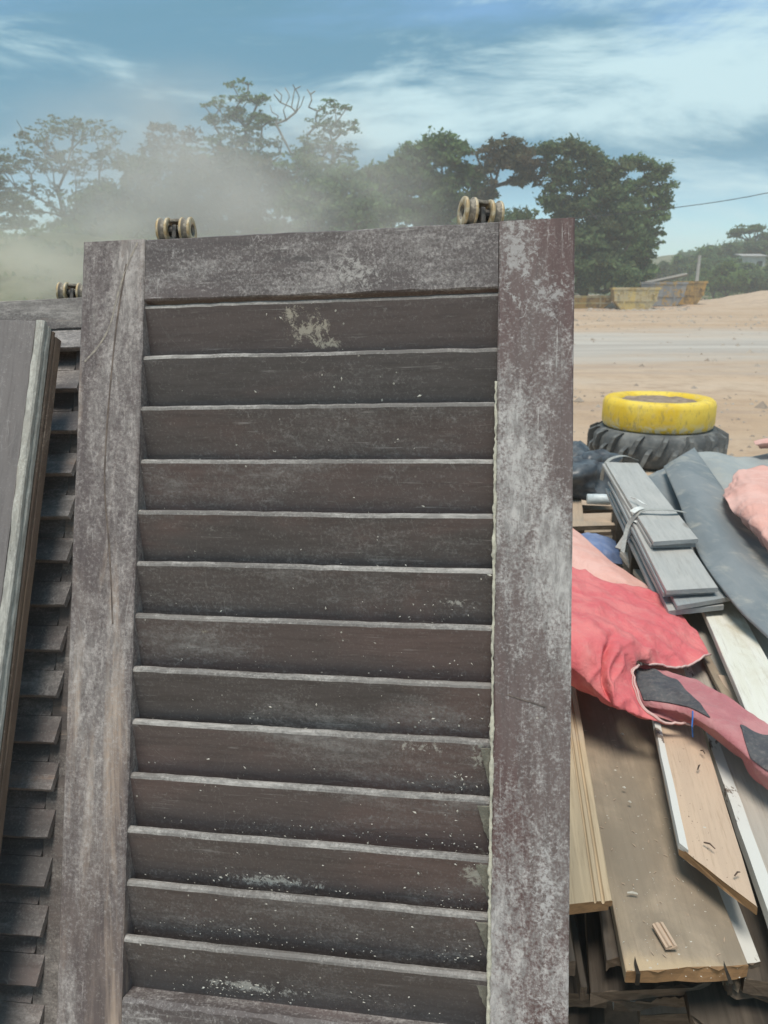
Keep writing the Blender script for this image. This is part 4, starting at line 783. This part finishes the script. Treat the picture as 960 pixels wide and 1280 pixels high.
def leaves_mesh(name, cl, per_m2, size, flat, seed, shell=.55):
    """cl: (x, y, z, r, h) clumps; rhombic leaf sprays spread through each clump"""
    g_ = np.random.default_rng(seed); Pn = []
    for (x, y, z, r, h) in cl:
        n = max(6, int(per_m2 * 2.0 * (r * r + 2 * r * h) * 1.3)); d = g_.normal(size=(n, 3)); d /= np.linalg.norm(d, axis=1)[:, None]
        d[:, 2] = np.where(d[:, 2] < -.25, -d[:, 2] * g_.random(n), d[:, 2]); k = shell + (1 - shell) * g_.random(n) ** .6; k *= 1 + .3 * g_.normal(size=n)
        Pn.append(np.array([x, y, z]) + d * k[:, None] * np.array([r, r, h]))
    P = np.concatenate(Pn); n = len(P)
    a = g_.normal(size=(n, 3)); a[:, 2] *= (1 - flat); a /= np.linalg.norm(a, axis=1)[:, None]
    b = g_.normal(size=(n, 3)); b[:, 2] *= (1 - flat); b -= a * (a * b).sum(1)[:, None]; b /= np.linalg.norm(b, axis=1)[:, None]
    s = size * .72 * np.exp(g_.normal(size=n) * .38)[:, None]
    V_ = np.stack([P - a * s, P - b * s * .5 + a * s * .1, P + a * s, P + b * s * .5 + a * s * .1], 1).reshape(-1, 3)
    V_ += g_.normal(size=V_.shape) * size * .08
    me = bpy.data.meshes.new(name); me.vertices.add(4 * n); me.vertices.foreach_set('co', V_.ravel().astype(np.float32)); me.loops.add(4 * n); me.loops.foreach_set('vertex_index', np.arange(4 * n, dtype=np.int32))
    me.polygons.add(n); me.polygons.foreach_set('loop_start', np.arange(0, 4 * n, 4, dtype=np.int32)); me.update(calc_edges=True); return me
def skeleton(mb, base, tops, r0, seed, fork=.35, minr=.02, twist=.5):
    """trunk from base up to a fork, then limbs that reach every clump by way of the nearest limb"""
    r = random.Random(seed); base = Vector(base); c = sum((Vector(t) for t in tops), Vector()) / len(tops)
    fk = base + Vector(((c.x - base.x) * .6, (c.y - base.y) * .6, (c.z - base.z) * fork)); nodes = [[base, None], [base.lerp(fk, .5) + Vector((r.uniform(-.2, .2), 0, 0)), 0], [fk, 1]]
    for t in sorted((Vector(t) for t in tops), key=lambda q: (q - fk).length):
        best = min(range(2, len(nodes)), key=lambda i: (nodes[i][0] - t).length + .55 * (nodes[i][0] - fk).length + (3 if nodes[i][0].z > t.z else 0))
        a = nodes[best][0]; d = t - a; L = d.length; par = best; ns = max(1, min(5, int(L / 1.1)))
        for k in range(1, ns + 1):
            q_ = a + d * (k / ns) + Vector((r.uniform(-1, 1), r.uniform(-1, 1), r.uniform(-.3, 1) * (1 if k < ns else 0))) * L * .07 * twist
            nodes.append([q_, par]); par = len(nodes) - 1
    cnt = [0] * len(nodes)
    kids = {}
    for i, (p, q_) in enumerate(nodes):
        if q_ is not None: kids.setdefault(q_, []).append(i)
    for i in range(len(nodes) - 1, -1, -1): cnt[i] = max(1, sum(cnt[k] for k in kids.get(i, [])))
    tot = cnt[0]; rad = [max(minr, r0 * (c_ / tot) ** .5) for c_ in cnt]
    rad[0] = r0 * 1.25
    for i, (p, q_) in enumerate(nodes):
        if q_ is not None: mb.tube([nodes[q_][0], p], [rad[q_] if len(kids[q_]) < 2 or cnt[q_] < 3 else max(rad[i], rad[q_] * .8), rad[i]], 6, caps=False)
def crown_from(lobes, Y, n, seed, rr, hh, depth=.9):
    """lobes: (px, py, rx, ry) picture-size of the crown's masses at distance Y -> clumps filling those ellipsoids"""
    r = random.Random(seed); out_ = []; k = Y / FPX / math.cos(PITCH); tot = sum(l[2] * l[3] for l in lobes)
    for (px, py, rx, ry) in lobes:
        c = at_y(px, py, Y); m = max(3, int(n * rx * ry / tot + .5))
        for _ in range(m):
            while True:
                d = Vector((r.gauss(0, 1), r.gauss(0, 1), r.gauss(0, 1))).normalized() * (r.random() ** .33)
                if d.z > -.85: break
            s_ = r.uniform(.55, 1.45); out_.append((c.x + d.x * rx * k * 1.0, c.y + d.y * (rx + ry) * .5 * k * depth, c.z + d.z * ry * k, rr * s_, hh * s_))
    return out_
TREES = 'trees along the far side of the yard'
def tree(name, label, basepx, Y, zb_, lobes, n, rr, hh, dens, size, mat, flat=.3, r0=.28, seed=0, fork=.35, bark='bark', limbs=60, depth=.9, cat='tree', group=TREES, extra=None):
    bx = at_y(basepx, 360, Y).x; base = Vector((bx, Y, zb_)); e = empty(name, base); e_i = Vector(base)
    cl = crown_from(lobes, Y, n, seed, rr, hh, depth); cl = [(x - base.x, y - base.y, z - base.z, a, b) for (x, y, z, a, b) in cl]
    link('crown', leaves_mesh('crown', cl, dens, size, flat, seed), M[mat], e)
    mb = MB(); r = random.Random(seed + 1); tops = [c[:3] for c in (cl if len(cl) <= limbs else r.sample(cl, limbs))]
    if extra: tops += [tuple(at_y(px, py, Y + r.uniform(-.8, .8)) - base) for (px, py) in extra]
    skeleton(mb, (0, 0, -.6), tops, r0, seed, fork); mb.build('trunk', M[bark], e)
    return tag(e, label, cat, group)
bzl = lambda px, Y: max(0.0, bank_z(at_y(px, 360, Y).x, Y))
# open umbrella-crowned tree far left
tree('acacia_tree', 'airy spreading tree at the far left with its forked trunk showing through', 88, 60, bzl(88, 60),
     [(40, 175, 28, 10), (75, 160, 34, 12), (115, 168, 36, 13), (140, 195, 20, 12), (20, 205, 30, 14), (60, 200, 40, 16), (105, 205, 40, 14), (45, 240, 36, 12), (120, 232, 26, 10), (10, 250, 30, 14), (70, 262, 30, 8), (130, 260, 24, 8)],
     560, .27, .15, 26, .15, 'leaf_a', .5, .18, 11, .45, limbs=170, extra=[(152, 172), (158, 190), (150, 205), (140, 150), (20, 150)])
tree('acacia_tree', 'leafy tree cut by the left picture edge beside the airy one', -30, 58, bzl(-30, 58), [(-40, 215, 40, 26), (-5, 240, 32, 26), (-50, 260, 46, 30), (5, 275, 28, 14)], 90, .7, .36, 36, .19, 'leaf_a', .45, .28, 12)
tree('slender_tree', 'small thin-crowned tree with brownish top right of the airy tree', 215, 62, 2.0, [(205, 165, 20, 10), (190, 185, 16, 12), (225, 185, 26, 14), (240, 172, 16, 8), (200, 215, 28, 18), (235, 220, 26, 20)], 260, .3, .2, 34, .15, 'leaf_b', .4, .16, 13, .4, extra=[(178, 165), (250, 158)])
tree('layered_tree', 'tallest tree in the dust with tiered leaf layers and pointed top', 315, 58, 1.5, [(297, 106, 14, 6), (275, 130, 18, 6), (308, 122, 22, 8), (300, 145, 30, 8), (270, 150, 18, 6), (325, 155, 22, 10), (290, 172, 34, 12), (325, 185, 28, 14), (270, 190, 30, 12), (300, 215, 40, 18)],
     380, .32, .14, 34, .16, 'leaf_g', .55, .24, 14, .5, limbs=120)
tree('bare_topped_tree', 'tree in the dust with bare dead twigs on top and leaves at its right', 382, 57, 1.2, [(415, 135, 20, 7), (425, 160, 22, 10), (405, 155, 18, 8), (395, 185, 26, 14), (432, 190, 14, 9), (410, 205, 30, 14), (380, 195, 18, 16), (375, 225, 30, 18)],
     340, .28, .14, 32, .15, 'leaf_g', .55, .2, 15, .4, 'bark_pale', 100, extra=[(345, 112), (352, 119), (360, 116), (368, 112), (374, 122), (388, 118), (354, 138), (364, 134), (376, 132), (386, 134), (346, 155), (394, 114), (340, 140), (342, 118), (350, 128), (356, 110), (362, 122), (366, 106), (372, 116), (376, 108), (380, 120), (384, 112), (348, 145), (358, 150), (370, 140), (390, 125), (338, 132)])
for i, (bx, Y, lobes, mat) in enumerate([
        (190, 55, [(185, 250, 50, 40), (160, 285, 44, 40), (215, 290, 50, 40)], 'leaf_a'), (285, 54, [(270, 240, 50, 40), (320, 245, 44, 44), (290, 300, 70, 46)], 'leaf_b'), (400, 53, [(380, 245, 40, 36), (430, 255, 34, 34), (400, 300, 66, 46)], 'leaf_g'), (140, 60, [(130, 260, 30, 26), (120, 300, 40, 30)], 'leaf_y')]):
    tree('bushy_tree', ['rounded bushy tree in the dust below the thin-crowned tree', 'brownish bushy tree in the thickest dust below the tallest tree', 'green bushy tree in the dust below the bare twigs', 'low bright bush-like tree between airy tree and dust'][i], bx, Y, .6, lobes, 110, .8, .6, 26, .24, mat, .25, .25, 30 + i, .3)
tree('bushy_tree', 'small loose tree between the dust and the dense green tree', 455, 60, .5, [(462, 225, 18, 16), (450, 255, 26, 24), (470, 275, 26, 24), (455, 310, 30, 40)], 80, .6, .4, 30, .2, 'leaf_a', .35, .2, 40, .3)
tree('dense_tree', 'dense fresh green tree behind the middle of the shutter top', 535, 66, .3, [(548, 184, 22, 11), (520, 196, 20, 13), (576, 197, 16, 13), (498, 212, 20, 13), (477, 226, 13, 12), (550, 214, 28, 15), (586, 221, 14, 13), (520, 228, 26, 17), (488, 247, 22, 18), (560, 245, 30, 19), (600, 250, 14, 16), (528, 265, 36, 22), (500, 300, 40, 30), (560, 300, 40, 34)], 300, .72, .5, 30, .24, 'leaf_g', .2, .35, 41, .3)
tree('dense_tree', 'brownish tree with open lower crown behind the right roller', 628, 64, .3, [(630, 180, 20, 9), (651, 188, 14, 10), (606, 193, 16, 9), (661, 206, 11, 13), (638, 205, 20, 11), (612, 211, 13, 9), (668, 226, 7, 11), (648, 225, 13, 9), (612, 240, 10, 12), (602, 264, 15, 18), (620, 278, 12, 12), (600, 310, 30, 30)], 210, .5, .34, 34, .19, 'leaf_b', .25, .26, 42, .42)
tree('dense_tree', 'tall dark brown-green tree rising right of the shutter top', 738, 64, .3, [(692, 193, 15, 11), (717, 189, 16, 10), (742, 204, 15, 10), (766, 213, 16, 10), (702, 218, 18, 15), (745, 233, 26, 18), (729, 262, 30, 20), (774, 262, 22, 16), (772, 290, 24, 18), (735, 300, 36, 22), (690, 252, 9, 15), (738, 335, 40, 26), (700, 330, 30, 30)], 400, .66, .46, 32, .22, 'leaf_d', .2, .34, 43, .35, limbs=70)
tree('dense_tree', 'looser green tree at the right end of the tree row', 798, 68, .3, [(794, 208, 12, 10), (820, 219, 16, 11), (834, 240, 9, 12), (798, 240, 20, 14), (822, 262, 12, 14), (800, 280, 18, 14), (812, 300, 14, 13), (790, 318, 24, 17), (806, 338, 12, 10), (785, 346, 28, 18)], 240, .52, .36, 34, .2, 'leaf_g', .25, .26, 44, .38)
tree('dense_tree', 'low dark undergrowth tree filling below the tall dark tree', 690, 62, .3, [(690, 325, 50, 34), (750, 350, 40, 20), (640, 315, 40, 40)], 90, .8, .55, 28, .26, 'leaf_d', .2, .2, 45, .25)
# right hill: umbrella tree, bushes, hut, pole
def on_hill(px, Y): x = at_y(px, 360, Y).x; return Vector((x, Y, max(hill_z(x, Y), ground_z(x, Y))))
def htop(px): # first hill point under the sight line crest
    return on_hill(px, 125)
tree('umbrella_tree', 'flat-topped umbrella tree on the crest of the right-hand hill', 936, 125, on_hill(936, 125).z, [(925, 291, 12, 4), (940, 287, 16, 5), (955, 296, 12, 4), (918, 295, 6, 3)], 46, .55, .26, 34, .26, 'leaf_g', .5, .22, 50, .6, group='vegetation on the right hill')
tree('umbrella_tree', 'second flat-topped tree at the right edge on the hill', 962, 127, on_hill(962, 127).z, [(965, 300, 14, 5), (975, 290, 14, 6)], 30, .55, .3, 34, .26, 'leaf_g', .5, .2, 51, .6, group='vegetation on the right hill')
def bush(px, py, Y, rx, ry, mat, seed, label):
    c = at_y(px, py, Y); k = Y / FPX / math.cos(PITCH); b = Vector((c.x, Y, max(hill_z(c.x, Y), ground_z(c.x, Y)))); e = empty('bush', b)
    cl = crown_from([(px, py, rx, ry)], Y, 26, seed, rx * k * .3, ry * k * .33, .8); cl = [(x - b.x, y - b.y, z - b.z, a, h) for (x, y, z, a, h) in cl]
    link('crown', leaves_mesh('crown', cl, 900 / (rx * ry * k * k + 6), .2 + .0012 * Y, .2, seed), M[mat], e)
    mb = MB(); skeleton(mb, (0, 0, -.3), [q_[:3] for q_ in cl[:8]], .12, seed, .3); mb.build('trunk', M['bark'], e); tag(e, label, 'bush', 'vegetation on the right hill')
BL = ['pale bush at the foot of the hill nearest the tall trees', 'round bush on the left slope of the hill', 'dark bush on the hill skyline left of the pole', 'bush directly behind the grey pole', 'bright green bush right of the pole at the foot of the hill', 'large bright bush below the hut', 'dark bush at the foot of the hill by the right edge', 'round bush on the skyline right of the pole', 'dark bush on the skyline below the umbrella tree', 'mid-slope bush between pole and hut', 'dark bush under the umbrella tree at the right edge', 'small lone bush on the skyline left of the umbrella tree', 'low bush beside the orange skip', 'broad bush half-way up under the hut', 'low bush at the right edge beside the dirt bank']
for i, (px, py, Y, rx, ry, mt) in enumerate([(832, 342, 112, 13, 10, 'leaf_a'), (850, 335, 116, 12, 9, 'leaf_g'), (862, 330, 118, 10, 8, 'leaf_d'), (874, 338, 108, 14, 12, 'leaf_g'), (892, 352, 96, 16, 13, 'leaf_y'), (912, 350, 94, 20, 15, 'leaf_y'), (944, 354, 95, 18, 12, 'leaf_d'), (886, 322, 120, 14, 9, 'leaf_g'), (912, 318, 122, 13, 9, 'leaf_d'), (904, 334, 112, 18, 10, 'leaf_g'), (950, 312, 122, 16, 9, 'leaf_d'), (886, 313, 124, 3, 4, 'leaf_d'), (872, 358, 92, 12, 9, 'leaf_g'), (928, 342, 104, 16, 9, 'leaf_g'), (966, 350, 96, 14, 14, 'leaf_g')]):
    bush(px, py, Y, rx, ry, mt, 70 + i, BL[i])
M['wallw'] = plain('pale_wall', (.5, .48, .44), (.6, .58, .53), 1, .9, .1); M['roofg'] = plain('tin_roof', (.33, .31, .29), (.4, .38, .35), 1, .6, .1); M['dark'] = plain('dark_opening', (.03, .03, .03), (.05, .05, .05), 2, .8, .0)
hb = at_y(937, 337, 114); ht = empty('hut', hb - Vector((0, 0, .3))); tag(ht, 'small pale hut standing half-way up the right-hand hill', 'hut')
mb = MB(); mb.box(-1.6, 1.6, -1, 1.2, -1, 2.0); mb.build('wall', M['wallw'], ht); mb = MB(); mb.add([(-1.8, -1.3, 2.0), (1.8, -1.3, 2.0), (1.8, 1.4, 2.35), (-1.8, 1.4, 2.35), (-1.8, -1.3, 2.1), (1.8, -1.3, 2.1), (1.8, 1.4, 2.45), (-1.8, 1.4, 2.45)], [(0, 1, 2, 3), (4, 5, 6, 7), (0, 1, 5, 4), (1, 2, 6, 5), (2, 3, 7, 6), (3, 0, 4, 7)]); mb.build('roof', M['roofg'], ht)
mb = MB(); mb.box(.5, 1.2, -1.03, -.99, .2, 1.4); mb.build('window', M['dark'], ht)
# scrub covering the hill and grass on the left bank
mb_cl = []; r = random.Random(77)
for i in range(520):
    x = r.uniform(32, 150); y = r.uniform(84, 170)
    mb_cl.append((x, y, hill_z(x, y) + .35, r.uniform(.7, 1.8), r.uniform(.5, 1.2)))
o = link('hillside_scrub', leaves_mesh('hillside_scrub', mb_cl, 9, .38, .2, 78), M['leaf_g']); tag(o, 'dense low scrub covering the right-hand hill', 'scrub', kind='stuff')
mb_cl = []
for i in range(700):
    x = r.uniform(-70, 0); y = r.uniform(42, 62); mb_cl.append((x, y, bank_z(x, y) + .08, r.uniform(.4, 1.0), r.uniform(.12, .3)))
o = link('bank_grass', leaves_mesh('bank_grass', mb_cl, 16, .2, .1, 79), M['leaf_y']); tag(o, 'dusty grass and weeds on the left bank', 'grass', kind='stuff')
# pole and cable
M['concrete'] = plain('pole_concrete', (.42, .41, .38), (.5, .48, .45), 2, .9, .2)
pb_ = at_y(868, 376, 70); pz = ground_z(pb_.x, 70); up_ = empty('utility_pole', Vector((pb_.x, 70, pz))); tag(up_, 'pale concrete utility pole in front of the right-hand hill', 'pole')
ztop = at_y(872, 319, 70).z - pz; mb = MB(); mb.tube([(0, 0, -.3), (.05, 0, ztop)], [.17, .12], 10); mb.build('shaft', M['concrete'], up_); 
mb = MB(); mb.tube([(.0, -.2, -.1), (.0, -.2, .75)], [.3, .22], 8); mb.build('footing', M['concrete'], up_)
M['cable'] = plain('black_cable', (.03, .03, .035), (.05, .05, .05), 2, .6, .0)
mb = MB(); mb.tube(cr([at_y(600, 276, 58), at_y(720, 272, 54), at_y(840, 260, 50), at_y(960, 241, 46), at_y(1150, 195, 42)], 6), .022, 5); tag(mb.build('overhead_cable', M['cable']), 'thin black overhead cable crossing the sky at the right', 'cable')
# skips
def skip_mat(name, c1, c2, rust):
    m, nt, out = newmat(name); oc = node(nt, 'TexCoord').outputs['Object']
    c = mix(nt, sst(nt, noi(nt, mapp(nt, oc, scale=(1, 1, .5)), 1.4, 7, .68, .5), .47, .54), c1, c2); c = mix(nt, mth(nt, 'MULTIPLY', sst(nt, noi(nt, oc, 2.6, 7, .7), .5, .6), .8), c, rust)
    finish(nt, out, c, .7, noi(nt, oc, 8, 5, .7), .2, .03, .3); return m
M['sk1'] = skip_mat('skip_cream', (.58, .44, .17), (.5, .42, .26), (.36, .26, .11)); M['sk2'] = skip_mat('skip_orange', (.54, .31, .08), (.4, .25, .09), (.17, .11, .06)); M['sk3'] = skip_mat('skip_grey', (.3, .3, .31), (.24, .24, .25), (.5, .3, .08))
def skip(label, px, py, Y, wd, dp, h, rot, mat, mrim):
    b = at_y(px, py, Y); b = Vector((b.x, Y, ground_z(b.x, Y))); e = empty('skip', b); e.rotation_euler = (0, 0, rot); tag(e, label, 'skip', 'builders skips at the far edge of the yard')
    w2, d2 = wd / 2, dp / 2; mb = MB(); lo = h * .42
    out_ = [(-w2 * .62, 0), (-w2 * .9, lo), (-w2, h), (w2, h), (w2 * .9, lo), (w2 * .62, 0)]
    n = 6; vs = [(x, y, z) for y in (-d2, d2) for (x, z) in out_] + [(x * .94, y, z) for y in (-d2 * .94, d2 * .94) for (x, z) in ((-w2 * .62, .15), (-w2, h), (w2, h), (w2 * .62, .15))]
    mb.add(vs, [(0, 1, 2, 12 + 1, 12)[:0] or (0, 1, 4, 5), (1, 2, 3, 4), (6, 7, 10, 11), (7, 8, 9, 10), (0, 1, 7, 6), (1, 2, 8, 7), (3, 4, 10, 9), (4, 5, 11, 10), (0, 5, 11, 6), (12, 13, 17, 16), (14, 15, 19, 18), (12, 15, 14, 13), (16, 19, 18, 17), (12, 15, 19, 16), (2, 3, 14, 13), (8, 9, 18, 17), (2, 8, 17, 13), (3, 9, 18, 14)]); mb.build('body', mat, e)
    mb = MB()
    for y in (-d2 - .05, d2 + .05 - .1): mb.box(-w2 - .06, w2 + .06, y, y + .1, h - .13, h + .03)
    for x in (-w2 - .06, w2 - .04): mb.box(x, x + .1, -d2 + .055, d2 - .055, h - .128, h + .028)
    mb.build('rim', mrim, e)
    mb = MB(); mb.box(-w2 * .93, w2 * .93, -d2 - .045, -d2 + .02, lo - .06, lo + .06); mb.build('belt', mrim, e)
    for x in (-w2 * .5, w2 * .5):
        mb = MB(); mb.box(x - .06, x + .06, -d2 - .06, -d2 + .02, .1, h - .14); mb.build('rib', mrim, e)
    for x in (-w2 * .75, w2 * .75):
        mb = MB(); mb.tube([(x, -d2 - .22, h * .72), (x, -d2 + .02, h * .72)], .07, 8); mb.build('lifting_pin', mrim, e)
    return e
skip('low yellow skip half hidden behind the right edge of the shutter', 728, 384, 62, 4.2, 1.8, .9, R(6), M['sk2'], M['sk1'])
skip('cream painted skip, the front one at the far edge of the yard', 791, 386, 60, 3.3, 1.9, 1.55, R(-8), M['sk1'], M['sk1'])
skip('grey skip with orange stains behind the cream one', 826, 383, 63, 3.4, 1.8, 1.75, R(-14), M['sk3'], M['sk3'])
skip('orange-brown skip at the right end beside the utility pole', 852, 380, 65, 3.2, 1.8, 1.75, R(-10), M['sk2'], M['sk2'])
pa, pb2 = at_y(806, 354, 62.5), at_y(858, 343, 65); mb = MB(); mb.tube([pa, pb2], .13, 4); tag(mb.build('beam', M['w_grey']), 'long grey beam laid across the tops of the far skips', 'beam')
mb = MB(); r = random.Random(9)
for i in range(120):
    p = at_y(r.uniform(735, 860), 386, r.uniform(56, 60)); s = r.uniform(.05, .22); z = ground_z(p.x, p.y)
    mb.add([(p.x + s * 1.6 * a * r.uniform(.6, 1), p.y + s * b * r.uniform(.6, 1), z + s * c_ * r.uniform(.6, 1)) for a, b, c_ in ((1, 0, 0), (-1, 0, 0), (0, 1, 0), (0, -1, 0), (0, 0, .8), (0, 0, -.5))], [(0, 2, 4), (2, 1, 4), (1, 3, 4), (3, 0, 4), (2, 0, 5), (1, 2, 5), (3, 1, 5), (0, 3, 5)])
tag(mb.build('rubble', M['stone']), 'heaped rubble and stones in front of the far skips', 'rubble', kind='stuff')
# long low dirt bank across the far right
mb = MB(); nx_, ny_ = 60, 8
for j in range(ny_ + 1):
    for i in range(nx_ + 1):
        x = 22 + 60 * i / nx_; t = j / ny_; y = 60 + .18 * (x - 22) + 14 * t; h = math.sin(math.pi * t) * ssp((x - 25) / 12) * (1.15 + .5 * noise2(x, 0, .2, 6)) + .1 * noise2(x, y, .7, 2); mb.v.append((x, y, ground_z(x, y) - .15 + h))
mb.f = [(j * (nx_ + 1) + i, j * (nx_ + 1) + i + 1, (j + 1) * (nx_ + 1) + i + 1, (j + 1) * (nx_ + 1) + i) for j in range(ny_) for i in range(nx_)]; mb.mi = [0] * len(mb.f)
tag(mb.build('dirt_bank', M['ground'], smooth=True), kind='structure')
# ------------------------------------------------------------------ drifting dust in front of the trees
def dust_mat(dens, col):
    m, nt, out = newmat('airborne_dust'); oc = node(nt, 'TexCoord').outputs['Object']
    d = node(nt, 'VectorMath', {0: oc}, operation='LENGTH').outputs['Value']
    n_ = noi(nt, mapp(nt, oc, scale=(1, .6, 1), loc=(3.3, 0, 1)), 2.1, 4, .6, .3)
    f = mth(nt, 'MULTIPLY', sst(nt, d, .25, .98, 1.0, 0.0), sst(nt, mth(nt, 'SUBTRACT', n_, mth(nt, 'MULTIPLY', d, .18)), .26, .58))
    v = node(nt, 'VolumePrincipled', {'Color': col, 'Density': mth(nt, 'MULTIPLY', f, dens), 'Anisotropy': .0})
    nt.links.new(v.outputs[0], out.inputs['Volume']); return m
def dust(px, py, Y, rx, rz, ry, dens, label, col=(.97, .94, .88)):
    c = at_y(px, py, Y); bm = bmesh.new(); bmesh.ops.create_icosphere(bm, subdivisions=3, radius=1); mb = MB(); mb.addbm(bm)
    o = mb.build('dust_cloud', dust_mat(dens, col)); o.location = c; o.scale = (rx, ry, rz); tag(o, label, 'dust', kind='stuff')
dust(190, 320, 48, 24, 11, 4.0, .13, 'wide thin veil of pale dust across the left-hand trees', (.97, .95, .9))
dust(275, 300, 44, 17.5, 10.5, 5.0, .36, 'drifting cloud of pale brown dust in front of the trees')
dust(40, 350, 40, 13, 5.0, 4.0, .26, 'low veil of yellowish dust over the left bank', (.93, .93, .8))
mh, nt, out = newmat('thin_haze'); v = node(nt, 'VolumePrincipled', {'Color': (.95, .96, .95), 'Density': .0020, 'Anisotropy': .0}); nt.links.new(v.outputs[0], out.inputs['Volume'])
mb = MB(); mb.box(-430, 430, -70, 430, -4, 24); o = mb.build('haze', mh); tag(o, 'thin pale haze filling the air of the yard', 'haze', kind='stuff')
